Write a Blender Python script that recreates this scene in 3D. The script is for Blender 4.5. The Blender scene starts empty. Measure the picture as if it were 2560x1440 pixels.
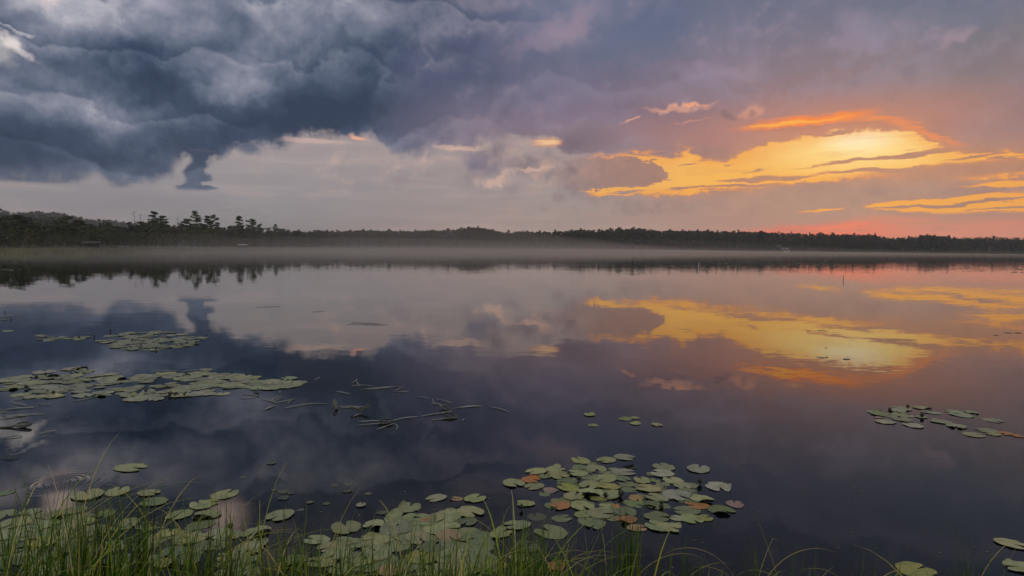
import bpy, math, random
import numpy as np
from mathutils import Matrix, Vector
R = math.radians
sc = bpy.context.scene
COL = sc.collection

# ------------------------------------------------------------------ camera
FPX, W0, H0 = 1700.0, 2560.0, 1440.0          # focal length in photograph pixels, photograph size
PITCH, ROLL, CAMZ = R(-3.47), 0.0082, 1.55
_c, _s = math.cos(ROLL), math.sin(ROLL)
FWD = Vector((0, math.cos(PITCH), math.sin(PITCH)))
UP0 = Vector((0, -math.sin(PITCH), math.cos(PITCH)))
RGT = Vector((_c, 0, 0)) + UP0 * _s
UPV = Vector((-_s, 0, 0)) + UP0 * _c
cam_d = bpy.data.cameras.new('camera')
cam_d.sensor_width = 36.0
cam_d.lens = 36.0 * FPX / W0
cam_d.clip_start, cam_d.clip_end = 0.05, 20000
cam = bpy.data.objects.new('camera', cam_d)
m = Matrix.Identity(4)
for i in range(3):
    m[i][0], m[i][1], m[i][2] = RGT[i], UPV[i], -FWD[i]
m[2][3] = CAMZ
cam.matrix_world = m
COL.objects.link(cam)
sc.camera = cam


def ray(x, y):
    d = FWD + RGT * ((x - W0 / 2) / FPX) - UPV * ((y - H0 / 2) / FPX)
    return d.normalized()


def azel(x, y):
    d = ray(x, y)
    return math.degrees(math.atan2(d.x, d.y)), math.degrees(math.asin(d.z))


def on_water(x, y, z=0.0):
    d = ray(x, y)
    t = (z - CAMZ) / d.z
    return Vector((d.x * t, d.y * t, z))


# ------------------------------------------------------------------ render settings
sc.view_settings.view_transform = 'Standard'
sc.view_settings.look = 'None'
sc.view_settings.exposure = 0.0
sc.view_settings.gamma = 1.0
sc.render.engine = 'CYCLES'
cy = sc.cycles
cy.use_denoising = True
cy.use_adaptive_sampling = True
cy.adaptive_threshold = 0.015
cy.adaptive_min_samples = 12
cy.max_bounces = 7
cy.diffuse_bounces = 3
cy.glossy_bounces = 4
cy.transmission_bounces = 2
cy.volume_bounces = 3
cy.transparent_max_bounces = 12
cy.caustics_reflective = False
cy.caustics_refractive = False
cy.sample_clamp_indirect = 4.0


# ------------------------------------------------------------------ node expressions
def lin(c):
    out = []
    for v in c[:3]:
        v = v / 255.0
        out.append(v / 12.92 if v <= 0.04045 else ((v + 0.055) / 1.055) ** 2.4)
    return tuple(out) + (1.0,)


class X:
    """a socket with arithmetic, so that node graphs read as formulas"""
    nt = None

    def __init__(self, s):
        self.s = s

    @staticmethod
    def put(sock, v):
        if isinstance(v, X):
            X.nt.links.new(v.s, sock)
        elif isinstance(v, (tuple, list)) and len(v) != len(sock.default_value):
            sock.default_value = tuple(v)[:len(sock.default_value)]
        else:
            sock.default_value = v

    @staticmethod
    def m(op, a, b=None, c=None, clamp=False):
        n = X.nt.nodes.new('ShaderNodeMath')
        n.operation = op
        n.use_clamp = clamp
        X.put(n.inputs[0], a)
        if b is not None:
            X.put(n.inputs[1], b)
        if c is not None:
            X.put(n.inputs[2], c)
        return X(n.outputs[0])

    def __add__(self, o): return X.m('ADD', self, o)
    def __radd__(self, o): return X.m('ADD', o, self)
    def __sub__(self, o): return X.m('SUBTRACT', self, o)
    def __rsub__(self, o): return X.m('SUBTRACT', o, self)
    def __mul__(self, o): return X.m('MULTIPLY', self, o)
    def __rmul__(self, o): return X.m('MULTIPLY', o, self)
    def __truediv__(self, o): return X.m('DIVIDE', self, o)


def vec(op, a, b=None, scale=None):
    n = X.nt.nodes.new('ShaderNodeVectorMath')
    n.operation = op
    X.put(n.inputs[0], a)
    if b is not None:
        X.put(n.inputs[1], b)
    if scale is not None:
        X.put(n.inputs['Scale'], scale)
    return X(n.outputs['Value'] if op in ('LENGTH', 'DOT_PRODUCT', 'DISTANCE') else n.outputs['Vector'])


def comb(a, b, c=0.0):
    n = X.nt.nodes.new('ShaderNodeCombineXYZ')
    for i, v in enumerate((a, b, c)):
        X.put(n.inputs[i], v)
    return X(n.outputs[0])


def sep(v):
    n = X.nt.nodes.new('ShaderNodeSeparateXYZ')
    X.put(n.inputs[0], v)
    return [X(o) for o in n.outputs]


def noise(v, scale=1.0, detail=6.0, rough=0.55, dist=0.0, color=False, lac=2.0):
    n = X.nt.nodes.new('ShaderNodeTexNoise')
    X.put(n.inputs['Vector'], v)
    n.inputs['Scale'].default_value = scale
    n.inputs['Detail'].default_value = detail
    n.inputs['Roughness'].default_value = rough
    n.inputs['Distortion'].default_value = dist
    n.inputs['Lacunarity'].default_value = lac
    return X(n.outputs['Color' if color else 0])


def step(a, b, x):
    """smooth 0..1 as x goes from a to b (a may be the larger)"""
    n = X.nt.nodes.new('ShaderNodeMapRange')
    n.interpolation_type = 'SMOOTHSTEP'
    flip = (not isinstance(a, X)) and (not isinstance(b, X)) and a > b
    X.put(n.inputs[0], x)
    X.put(n.inputs[1], b if flip else a)
    X.put(n.inputs[2], a if flip else b)
    n.inputs[3].default_value = 1.0 if flip else 0.0
    n.inputs[4].default_value = 0.0 if flip else 1.0
    return X(n.outputs[0])


def mix(f, a, b, mode='MIX'):
    n = X.nt.nodes.new('ShaderNodeMix')
    n.data_type = 'RGBA'
    n.blend_type = mode
    X.put(n.inputs[0], f)
    X.put(n.inputs[6], a)
    X.put(n.inputs[7], b)
    return X(n.outputs[2])


def ramp(x, pts, interp='EASE'):
    n = X.nt.nodes.new('ShaderNodeValToRGB')
    X.put(n.inputs[0], x)
    n.color_ramp.interpolation = interp
    el = n.color_ramp.elements
    while len(el) > 1:
        el.remove(el[-1])
    for i, (p, c) in enumerate(pts):
        e = el[0] if i == 0 else el.new(p)
        e.position = p
        e.color = lin(c)
    return X(n.outputs[0])


def curve(x, pts, x0, x1, y0, y1):
    """a polyline y(x) given by control points"""
    n = X.nt.nodes.new('ShaderNodeFloatCurve')
    X.put(n.inputs['Value'], (x - x0) * (1.0 / (x1 - x0)))
    c = n.mapping.curves[0]
    P = sorted(((px - x0) / (x1 - x0), (py - y0) / (y1 - y0)) for px, py in pts)
    c.points[0].location = P[0]
    c.points[1].location = P[-1]
    for p in P[1:-1]:
        c.points.new(*p)
    for p in c.points:
        p.handle_type = 'AUTO_CLAMPED'
    n.mapping.extend = 'HORIZONTAL'
    n.mapping.use_clip = False
    n.mapping.update()
    return X(n.outputs[0]) * (y1 - y0) + y0


# ------------------------------------------------------------------ world: Nishita air behind a broken deck of evening cloud
SUN_AZ, SUN_EL = azel(2140, 345)
world = bpy.data.worlds.new('World')          # assigned to the scene once its nodes are built, which is much faster
world.use_nodes = True
X.nt = world.node_tree
for n in list(X.nt.nodes):
    X.nt.nodes.remove(n)
_tc = X.nt.nodes.new('ShaderNodeTexCoord')
D = X(_tc.outputs['Generated'])
dx_, dy_, dz_ = sep(D)
AZ = X.m('ARCTAN2', dx_, dy_) * 57.29578
EL = X.m('ARCSINE', dz_) * 57.29578

nz_a = noise(D, 3.2, 6, 0.56)                                    # masses of ten degrees and more
nz_b = noise(D, 9.0, 8, 0.60, 0.5)                               # billows
nz_c = noise(D, 26.0, 8, 0.62)                                   # ragged edges
Dst = vec('MULTIPLY', D, (7.0, 7.0, 62.0))
nz_s = noise(Dst, 1.0, 7, 0.6, 0.3)                              # flat streaks
Dst2 = vec('MULTIPLY', D, (20.0, 20.0, 110.0))
nz_t = noise(Dst2, 1.0, 6, 0.6)                                  # fine streaks
wcol = noise(D, 13.0, 7, 0.62, color=True)
wv = vec('SUBTRACT', wcol, (0.5, 0.5, 0.5))
AE = comb(AZ, EL)
AEp = vec('ADD', AE, vec('MULTIPLY', wv, (5.5, 4.2, 0.0)))         # puffy warp
AEq = vec('ADD', AE, vec('MULTIPLY', wv, (2.4, 1.8, 0.0)))         # light warp for small features
Dw = vec('ADD', D, vec('SCALE', wv, scale=0.055))
rb_0 = noise(Dw, 3.4, 4, 0.5)
rb_1 = noise(vec('ADD', Dw, (-0.010, 0.0, 0.045)), 3.4, 4, 0.5)
rl_0 = noise(Dw, 8.5, 7, 0.60)
rl_1 = noise(vec('ADD', Dw, (-0.005, 0.0, 0.016)), 8.5, 7, 0.60)
relief = rl_0 - rl_1                                              # billows lit from above, dark beneath
wcs = noise(Dst, 1.6, 7, 0.62, color=True)
AEs = vec('ADD', AE, vec('MULTIPLY', vec('SUBTRACT', wcs, (0.5, 0.5, 0.5)), (5.0, 1.0, 0.0)))
AEs = vec('ADD', AEs, vec('MULTIPLY', wv, (2.2, 1.1, 0.0)))   # streaky warp
wcl = noise(D, 4.0, 5, 0.55, color=True)
AEl = vec('ADD', AEp, vec('MULTIPLY', vec('SUBTRACT', wcl, (0.5, 0.5, 0.5)), (9.0, 6.0, 0.0)))  # large soft warp
azp, elp, _ = sep(AEp)
azs, els, _ = sep(AEs)


def patch(co, a, e, rx, ry, lo, hi, rot=0.0, k=1.0):
    """an elliptical patch of sky at azimuth a, elevation e (degrees): k inside, fading to 0 between lo and hi radii"""
    n = X.nt.nodes.new('ShaderNodeMapping')
    n.vector_type = 'TEXTURE'
    X.put(n.inputs['Vector'], co)
    n.inputs['Location'].default_value = (a, e, 0)
    n.inputs['Rotation'].default_value = (0, 0, R(rot))
    n.inputs['Scale'].default_value = (rx, ry, 1)
    q = vec('LENGTH', X(n.outputs[0]))
    r = X.nt.nodes.new('ShaderNodeMapRange')
    r.interpolation_type = 'SMOOTHSTEP'
    X.put(r.inputs[0], q)
    r.inputs[1].default_value = lo
    r.inputs[2].default_value = hi
    r.inputs[3].default_value = k
    r.inputs[4].default_value = 0.0
    return X(r.outputs[0])


def blob(co, x, y, rx, ry, soft=1.0, rot=0.0, k=1.0):
    """a patch of cloud or light in the direction in which the photograph shows (x, y)"""
    a, e = azel(x, y)
    return patch(co, a, e, rx, ry, 1.0 - soft * 0.5 if soft < 2 else 0.0, 1.0 + soft * 0.5, rot, k)


def pts(lst):
    return [azel(*p) for p in lst]


def column(tab, e0, e1):
    return ramp((EL - e0) * (1.0 / (e1 - e0)), [((e - e0) / (e1 - e0), c) for e, c in tab], 'LINEAR')


def el_of(x, y):
    return azel(x, y)[1]



# the sky is built in four node groups; each takes these shared fields
SHARED = {k: globals()[k] for k in ('AZ', 'EL', 'D', 'AE', 'AEp', 'AEs', 'AEl', 'AEq', 'azp', 'elp', 'azs', 'els', 'nz_a', 'nz_b', 'nz_c', 'nz_s', 'nz_t', 'rl_0', 'rb_0', 'rb_1', 'relief')}
VECT = ('D', 'AE', 'AEp', 'AEs', 'AEl', 'AEq')


def begin(name, colours=()):
    """open a node group: the shared fields and the given colours become its inputs"""
    g = bpy.data.node_groups.new(name, 'ShaderNodeTree')
    src = dict(SHARED)
    for k in colours:
        src[k] = globals()[k]
    for k in src:
        g.interface.new_socket(k, in_out='INPUT', socket_type='NodeSocketVector' if k in VECT else ('NodeSocketColor' if k in colours else 'NodeSocketFloat'))
    X.nt = g
    gi = g.nodes.new('NodeGroupInput')
    for i, k in enumerate(src):
        globals()[k] = X(gi.outputs[i])
    return src


def finish(src, outs):
    """close it: the named colours come out of it, and all names mean the world's own fields again"""
    g = X.nt
    for k in outs:
        g.interface.new_socket(k, in_out='OUTPUT', socket_type='NodeSocketColor')
    go = g.nodes.new('NodeGroupOutput')
    for i, k in enumerate(outs):
        X.put(go.inputs[i], globals()[k])
    X.nt = world.node_tree
    n = X.nt.nodes.new('ShaderNodeGroup')
    n.node_tree = g
    for i, (k, v) in enumerate(src.items()):
        X.nt.links.new(v.s, n.inputs[i])
        globals()[k] = v
    for i, k in enumerate(outs):
        globals()[k] = X(n.outputs[i])


_g = begin('evening_air')
# 1. clear evening air under and between the clouds
cl = column([(0, (152, 145, 142)), (2, (144, 141, 145)), (4.5, (150, 145, 149)), (8, (168, 157, 157)), (10.5, (172, 160, 160)), (14, (170, 160, 165))], 0, 14)
cm = column([(0, (190, 162, 150)), (2, (168, 148, 142)), (4.5, (157, 146, 146)), (7, (166, 150, 149)), (10, (175, 158, 155)), (14, (160, 150, 160))], 0, 14)
cr = column([(0, (206, 140, 120)), (1.2, (184, 136, 122)), (3, (166, 128, 119)), (5, (160, 124, 117)), (9, (165, 124, 118)), (14, (150, 120, 125))], 0, 14)
cf = column([(0, (222, 140, 110)), (1.0, (214, 134, 110)), (2.2, (180, 128, 116)), (4, (158, 122, 116)), (9, (150, 120, 118)), (14, (140, 118, 124))], 0, 14)
A_l, A_m, A_r, A_f = azel(500, 560)[0], azel(1330, 560)[0], azel(1950, 560)[0], azel(2500, 560)[0]
base = mix(step(A_l, A_m, AZ), cl, cm)
base = mix((nz_s - 0.5) * 0.9, base, lin((225, 190, 180)))
base = mix(step(0.52, 0.30, nz_s) * 0.30, base, lin((136, 130, 136)))
clear = base
base = mix(step(0.0, 0.15, relief) * step(3.8, 6.0, EL) * 0.22, base, lin((205, 178, 168)))
# small warm cumulus in the pale gap
cum = None
for (x, y, rx, ry, k) in ((1000, 432, 3.0, .9, .8), (1085, 402, 1.4, .55, .9), (905, 455, 2.2, .6, .6), (1235, 452, 2.2, .6, .9), (1370, 395, 2.2, .4, .8), (840, 400, .8, .8, .6), (1330, 425, 2.2, .9, .8), (930, 500, 5.0, .4, .4)):
    v = blob(AEp, x, y, rx, ry, 1.4, k=k)
    cum = v if cum is None else X.m('MAXIMUM', cum, v)
base = mix(cum * step(-0.02, 0.13, relief) * 0.8, base, lin((218, 180, 165)))
base = mix(cum * step(0.0, -0.14, relief) * 0.7, base, lin((140, 126, 130)))
clump = X.m('MAXIMUM', blob(AEp, 1215, 400, 2.4, .9, 1.0, 36), X.m('MAXIMUM', blob(AEp, 1330, 400, 2.4, .7, 1.2, 8), blob(AEp, 1440, 425, 3.4, .9, 1.3, 0)))
base = mix(clump * 0.75, base, mix(step(-0.10, 0.12, relief), lin((122, 110, 120)), lin((172, 148, 144))))
base = mix(X.m('MAXIMUM', blob(AEp, 1245, 446, 1.3, .28, 1.2, 25), blob(AEp, 1335, 412, 1.4, .2, 1.2, 15)) * 0.65, base, lin((222, 180, 162)))
base_r = mix(step(A_m, A_r, AZ), base, cr)
base_r = mix(step(A_r, A_f, AZ), base_r, cf)
# red glow on the cloud sheet low on the horizon
base_r = mix(blob(AEs, 2070, 580, 5.0, .6, 1.4, 1.5, k=1.0), base_r, lin((252, 98, 72)))
base_r = mix(blob(AEs, 2110, 566, 2.2, .3, 1.2, 3.0, k=0.75), base_r, lin((250, 118, 86)))
base_r = mix(blob(AEs, 2240, 546, 2.4, .22, 1.4, k=0.5), base_r, lin((232, 124, 98)))
base_r = mix(blob(AEs, 2450, 572, 7.0, .6, 1.6, k=0.55), base_r, lin((228, 128, 100)))
base_r = mix(step(0.48, 0.68, nz_t) * step(16, 24, AZ) * step(3.2, 1.4, EL) * 0.5, base_r, lin((178, 122, 110)))

finish(_g, ('clear', 'base', 'base_r'))

_g = begin('cloud_deck')
# 3. the grey and mauve deck above
dm = column([(6, (146, 124, 130)), (9, (134, 114, 126)), (11, (116, 104, 126)), (14, (102, 102, 128)), (18, (100, 110, 136)), (21, (108, 114, 140)), (28, (82, 83, 99)), (60, (150, 148, 160))], 6, 60)
dr = column([(6, (160, 122, 118)), (9, (160, 118, 116)), (11, (150, 114, 118)), (13.5, (128, 112, 126)), (17, (106, 108, 132)), (20, (94, 104, 130)), (28, (82, 82, 97)), (60, (150, 148, 160))], 6, 60)
df = column([(4, (150, 118, 116)), (8.5, (142, 114, 117)), (11, (138, 116, 120)), (14, (122, 114, 124)), (18, (100, 110, 130)), (21, (92, 105, 128)), (28, (82, 82, 96)), (60, (150, 148, 160))], 4, 60)
deck = mix(step(azel(1350, 200)[0], azel(2000, 200)[0], AZ), dm, dr)
deck = mix(step(azel(2050, 200)[0], azel(2520, 200)[0], AZ), deck, df)
deck = mix(step(0.42, 0.72, nz_b) * 0.22, deck, lin((160, 146, 168)))
deck = mix(step(0.54, 0.30, nz_a) * 0.45, deck, lin((84, 96, 122)))
saw_d = X.m('FRACT', EL * 0.20 - AZ * 0.02 + rb_0 * 4.0 + rl_0 * 1.0)
deck = mix(step(0.45, 0.92, saw_d) * step(1.0, 0.93, saw_d) * step(8.0, 12.0, EL) * 0.26, deck, lin((150, 140, 162)))
deck = mix(step(0.02, 0.16, relief) * 0.35, deck, lin((168, 148, 162)))
deck = mix(step(-0.02, -0.16, relief) * 0.35, deck, lin((92, 92, 112)))


def tufts(col, lst, co, soft):
    for (x, y, rx, ry, rot, c, k) in lst:
        col = mix(blob(co, x, y, rx, ry, soft, rot, k=k), col, lin(c))
    return col


high = tufts(deck, ((2190, 60, 1.9, 1.0, -40, (152, 138, 160), .7), (2130, 95, 1.3, .6, 10, (148, 134, 154), .55), (2362, 94, .9, .4, 12, (160, 138, 152), .75),
                    (1850, 160, 2.8, .6, 0, (150, 132, 152), .6), (1760, 170, 2.2, .5, 0, (142, 128, 150), .5), (1430, 45, 3.0, .8, 30, (150, 134, 152), .75), (1340, 100, 2.2, .5, 38, (142, 128, 148), .6),
                    (1560, 110, 4.5, 1.6, 10, (88, 102, 130), .6), (1640, 60, 4.0, 1.2, 20, (90, 103, 132), .55), (2380, 20, 5, 1.5, 0, (88, 104, 128), .5)), AEl, 1.3)
finish(_g, ('deck', 'high'))

_g = begin('golden_opening', ('base_r', 'deck'))
# 2. the yellow opening with streaks of cloud across it
top_w = curve(azs, pts([(1300, 385), (1480, 386), (1519, 385), (1580, 379), (1640, 378), (1668, 388), (1700, 376), (1725, 366), (1744, 386), (1800, 389), (1850, 378), (1904, 366), (1935, 350), (1989, 337), (2069, 324), (2115, 320), (2190, 318), (2257, 326), (2314, 353), (2383, 366), (2450, 366), (2560, 362), (2700, 362)]), -5, 45, 0, 14)
bot_w = curve(azs, pts([(1300, 493), (1450, 492), (1500, 490), (1560, 487), (1700, 484), (1836, 480), (1955, 463), (2035, 452), (2155, 449), (2320, 447), (2450, 450), (2560, 450), (2700, 450)]), -5, 45, 0, 14)
nz_d = noise(D, 85.0, 5, 0.62)
fr = (nz_c - 0.5) * 0.7 + (nz_t - 0.5) * 0.6 + (nz_d - 0.5) * 0.9
win = step(-0.26, 0.60, top_w - els + fr) * step(-0.22, 0.34, els + fr - bot_w)
win = win * step(azel(1440, 400)[0], azel(1500, 400)[0], azs)
# the finger of cloud that reaches into it from the left
top_f = curve(azs, pts([(1380, 388), (1500, 394), (1560, 392), (1600, 398), (1625, 399), (1618, 406), (1650, 418), (1675, 421), (1688, 434)]), -5, 20, 0, 14)
bot_f = curve(azs, pts([(1380, 470), (1480, 470), (1560, 466), (1620, 459), (1660, 450), (1680, 444), (1688, 436)]), -5, 20, 0, 14)
finger = step(-0.10, 0.14, top_f - els + fr) * step(-0.10, 0.14, els + fr - bot_f) * step(azel(1696, 430)[0], azel(1680, 430)[0], azs)
top2 = curve(azs, pts([(2150, 520), (2184, 512), (2270, 498), (2350, 491), (2430, 485), (2560, 477), (2700, 474)]), 10, 45, 0, 14)
bot2 = curve(azs, pts([(2150, 528), (2206, 528), (2300, 531), (2400, 531), (2560, 531), (2700, 532)]), 10, 45, 0, 14)
win2 = step(-0.08, 0.14, top2 - els) * step(-0.07, 0.10, els - bot2) * step(azel(2150, 500)[0], azel(2220, 500)[0], azs)
win3 = blob(AEs, 2520, 463, 2.6, .2, .9, 1)
win4 = X.m('MAXIMUM', blob(AEs, 2075, 522, 1.0, .10, 1.2, 6), blob(AEs, 2030, 526, .8, .05, 1.2, 2))
gap_l = blob(AEs, 1366, 356, 1.25, .26, 1.4, 1, .8) * step(azel(1412, 357)[0], azel(1402, 357)[0], azp)   # bright slit left of the mauve cloud
# streaks that bar it
bars = finger
for (x, y, rx, ry, rot) in ((2190, 394, 4.6, .13, 5.0), (2300, 384, 2.4, .12, 5.0), (2430, 424, 5.6, .52, 2.0), (2160, 426, 3.4, .14, 2.0), (2260, 424, 2.4, .22, 2), (2450, 388, 2.0, .10, 5), (2520, 396, 1.4, .10, -4),
                            (1900, 448, 2.8, .17, 3.0), (1975, 443, 1.6, .11, 2), (1760, 470, 3.0, .10, 1.0), (1860, 466, 2.4, .13, 2), (1700, 469, 1.0, .06, 0), (1560, 478, 1.8, .10, 2), (1880, 430, .8, .04, 3),
                            (2085, 332, 1.0, .11, 2), (1790, 380, 1.6, .24, 4), (1850, 370, 1.4, .14, 6), (1600, 388, 1.2, .05, -2), (1740, 413, .6, .08, 8), (1830, 412, .4, .05, 0), (2560, 372, .5, .2, 0)):
    bars = X.m('MAXIMUM', bars, blob(AEs, x, y, rx, ry, 1.2, rot))
wispy = step(0.52, 0.66, nz_t) * step(azel(2000, 400)[0], azel(2400, 400)[0], AZ) * 0.85
bars = X.m('MAXIMUM', bars, wispy * step(el_of(2300, 350), el_of(2300, 392), EL))
open_ = win * (1.0 - bars)
bars2 = X.m('MAXIMUM', blob(AEs, 2400, 508, 5.4, .10, .9, 3.5), X.m('MAXIMUM', blob(AEs, 2270, 517, 2.2, .08, .9, 2), blob(AEs, 2530, 520, 2.6, .10, .9, 2)))
open2 = win2 * (1.0 - bars2)
yel = mix(step(8.5, 2.5, EL), lin((247, 178, 78)), lin((252, 182, 46)))
yel = mix(step(26.0, 8.0, AZ) * 0.5, yel, lin((246, 188, 110)))
yel = mix(step(0.36, 0.66, nz_b) * 0.40, yel, lin((232, 164, 90)))
yel = mix(blob(AE, 2150, 352, 5.0, 1.9, 2.0), yel, lin((255, 222, 142)))
yel = mix(blob(AE, 2150, 345, 1.9, .8, 2.0, k=0.8), yel, lin((255, 240, 200)))
# the mauve bars themselves are a bit darker than the air
under = mix(X.m('MAXIMUM', X.m('MAXIMUM', win, win2) * step(azel(1500, 400)[0], azel(1750, 400)[0], AZ) * 0.75, finger * step(azel(1360, 400)[0], azel(1560, 400)[0], AZ) * 0.75), base_r, mix(nz_s, lin((136, 104, 104)), lin((172, 126, 110))))


inner = step(-0.1, 1.5, top_w - els) * step(-0.1, 0.9, els - bot_w)
yel = mix((1.0 - inner) * 0.55, yel, lin((240, 152, 64)))
under = mix(step(-0.02, 0.12, relief) * 0.30, under, lin((196, 150, 130)))
under = mix(step(0.0, -0.12, relief) * 0.35, under, lin((122, 98, 104)))
halo = step(-1.7, 0.5, top_w - els) * step(-0.9, 0.5, els - bot_w) * step(azel(1500, 400)[0], azel(1900, 400)[0], AZ)
veil = step(0.52, 0.72, nz_s) * 0.45
yel = mix(veil, yel, lin((214, 146, 88)))
under = mix(halo * 0.38, under, lin((206, 138, 96)))


def lit(col, o, c):
    rim = mix(step(0.10, 0.95, o), lin((224, 130, 80)), c)
    return mix(step(0.0, 0.85, o), col, rim)


low = lit(under, open_, yel)
low = lit(low, open2, yel)
low = lit(low, win3 * (1.0 - step(0.5, 0.62, nz_t)), yel)
low = lit(low, win4, yel)

deck = tufts(deck, ((1760, 335, 4.6, .8, 2, (166, 120, 120), .55), (1640, 330, 4, .9, 2, (146, 114, 120), .6), (1690, 270, 1.9, .24, 6, (232, 166, 140), .6), (1722, 261, .7, .14, 8, (252, 168, 124), .75), (1875, 280, 1.0, .45, 20, (224, 156, 130), .6), (1578, 308, .8, .14, 6, (232, 164, 136), .7),
                    (1720, 306, 1.0, .10, 4, (220, 150, 130), .5), (1815, 300, .9, .22, -14, (98, 92, 108), .7), (1872, 285, .25, .3, 60, (100, 94, 108), .6), (1790, 288, .4, .2, 0, (108, 98, 110), .6)), AEp, 1.2)
deck = tufts(deck, ((1460, 345, 2.2, 1.0, 0, (120, 104, 116), .7), (1430, 362, .9, .5, 0, (112, 98, 112), .6)), AEq, 1.4)
# orange fire along the edge over the opening
deck_edge = curve(azs, pts([(1150, 350), (1240, 346), (1310, 340), (1398, 342), (1404, 376), (1480, 386), (1519, 385), (1580, 380), (1640, 379), (1668, 390), (1700, 378), (1725, 368), (1744, 388), (1800, 391), (1850, 380), (1904, 367), (1935, 351), (1989, 338), (2069, 325), (2115, 321), (2190, 319), (2257, 327), (2314, 354), (2383, 367), (2450, 367), (2560, 363), (2700, 363)]), -10, 45, 0, 16)
deck_m = step(-0.30, 0.24, els - fr - deck_edge)
fire = blob(AEs, 2030, 303, 3.8, .40, 1.2, 3.5)
fire2 = X.m('MAXIMUM', blob(AEs, 2290, 335, 3.0, .26, 1.4, -24), blob(AEs, 2210, 304, 1.8, .2, 1.2, -8))
deck = mix(blob(AE, 2130, 310, 8.5, 1.6, 2.0, k=0.5), deck, lin((206, 126, 96)))
deck = mix(fire, deck, lin((254, 128, 36)))
deck = mix(fire2 * 0.8, deck, lin((244, 132, 62)))
deck = mix(blob(AEs, 1990, 307, 2.6, .14, 1.2, 3, k=0.8), deck, lin((255, 182, 66)))
deck = mix(blob(AEs, 2000, 320, 3.0, .13, 1.0, 2, k=0.85), deck, lin((168, 112, 104)))
deck = mix(blob(AEs, 2170, 311, 1.4, .16, 1.0, 2, k=0.7), deck, lin((176, 112, 96)))
deck = mix(halo * 0.42, deck, lin((204, 134, 100)))
low = mix(deck_m, low, deck)
low = lit(low, gap_l * 0.9, lin((250, 208, 156)))

finish(_g, ('low',))

_g = begin('storm_cloud', ('base',))
# 4. the heavy slate-blue cloud on the left
edge = curve(azp, pts([(-400, 460), (-200, 455), (0, 458), (150, 462), (250, 466), (330, 462), (390, 440), (425, 410), (450, 384), (540, 380), (630, 374), (690, 346), (760, 336), (860, 342), (930, 344), (980, 372), (1050, 384), (1110, 368), (1180, 354), (1260, 352), (1330, 350), (1420, 352)]), -60, 10, 0, 16)
big_m = step(-0.60, 0.75, elp + (nz_c - 0.5) * 3.0 + (noise(D, 70.0, 5, 0.62) - 0.5) * 1.2 - edge)
azq, elq, _ = sep(AEq)
_w = [(372, 505, 50), (385, 504, 27), (400, 503, 23), (412, 494, 25), (420, 487, 30), (430, 492, 30), (440, 497, 31), (449, 497, 32), (454, 486, 28), (460, 480, 36), (466, 493, 56), (474, 481, 44), (481, 478, 10)]
w_c = curve(elq, [(azel(c, y)[1], azel(c, y)[0]) for y, c, h in _w], 3, 9, -30, -20)
w_h = curve(elq, [(azel(c, y)[1], azel(c + h, y)[0] - azel(c, y)[0]) for y, c, h in _w], 3, 9, 0, 3)
rag = X.m('MULTIPLY', step(0.30, -0.24, X.m('ABSOLUTE', azq - w_c) - w_h + (nz_c - 0.5) * 1.1), step(azel(480, 484)[1], azel(480, 474)[1], elq) * step(azel(480, 350)[1], azel(480, 372)[1], elq))
big_m = X.m('MAXIMUM', big_m, rag * 0.98)
for (x, y, rx, ry, soft, rot, k) in ((1190, 400, 1.0, .9, 1.1, -30, .8), (1250, 412, 1.6, .5, 1.1, 20, .65), (620, 372, .7, .5, 1.1, 0, .9)):
    big_m = X.m('MAXIMUM', big_m, blob(AEq, x, y, rx, ry, soft, rot, k))
saw = X.m('FRACT', EL * 0.24 + AZ * 0.012 + rb_0 * 4.2 + rl_0 * 1.3)
saw = saw * step(1.0, 0.90, saw) - 0.45                            # billow behind billow: bright crest, dark foot
lum = 0.55 + saw * (0.20 + nz_a * 0.35) + (nz_b - 0.5) * 0.60 + (rl_0 - 0.5) * 0.30 + relief * 1.5 + (rb_0 - rb_1) * 0.6 + (nz_c - 0.5) * 0.22
for (x, y, rx, ry, rot, k) in ((330, 190, 5.0, 1.9, 4, -.50), (420, 190, 2.2, 1.5, 0, -.22), (940, 215, 8.0, 2.8, 12, -.52), (900, 270, 6, 1.6, 8, -.25), (720, 300, 8.0, 1.2, 5, -.50), (480, 345, 4.5, .9, 5, -.30),
                               (110, 370, 6.0, 1.9, 0, -.44), (10, 300, 3.0, 2.0, 0, -.20), (250, 425, 6.0, .8, -2, -.20), (1030, 350, 3.0, 1.0, 10, -.10), (490, 430, 1.6, 2.2, 0, -.25), (1260, 170, 1.8, 3.0, -15, -.25), (570, 95, 1.6, 1.0, 30, -.25),
                               (330, 70, 5.5, 1.8, 0, .26), (110, 60, 3.6, 2.4, 0, .24), (560, 215, 3.0, 1.0, -10, .34), (640, 150, 4, 1.8, 10, .16), (190, 275, 4.0, 1.0, 0, .26), (330, 275, 4.0, .7, 0, .18),
                               (800, 50, 6, 1.6, 0, .24), (1130, 60, 3, 1.6, 20, .2), (60, 200, 3.5, 1.0, 0, .30), (100, 428, 5, .35, 0, .22), (250, 320, 3, .8, 0, .12), (700, 110, 3, 1.4, 0, .12)):
    lum = lum + blob(AEp, x, y, rx, ry, 2.0, rot, k)
big = ramp(lum * 0.72 + 0.16, [(0.0, (46, 60, 84)), (0.25, (60, 74, 98)), (0.45, (84, 96, 118)), (0.62, (108, 116, 136)), (0.80, (136, 140, 156)), (1.0, (184, 183, 192))], 'LINEAR')
mauve = step(azel(820, 200)[0], azel(1330, 200)[0], AZ + (nz_b - 0.5) * 16.0)
big = mix(mauve * 0.85, big, mix(step(0.25, 0.75, lum), lin((88, 92, 120)), lin((138, 130, 148))))
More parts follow.
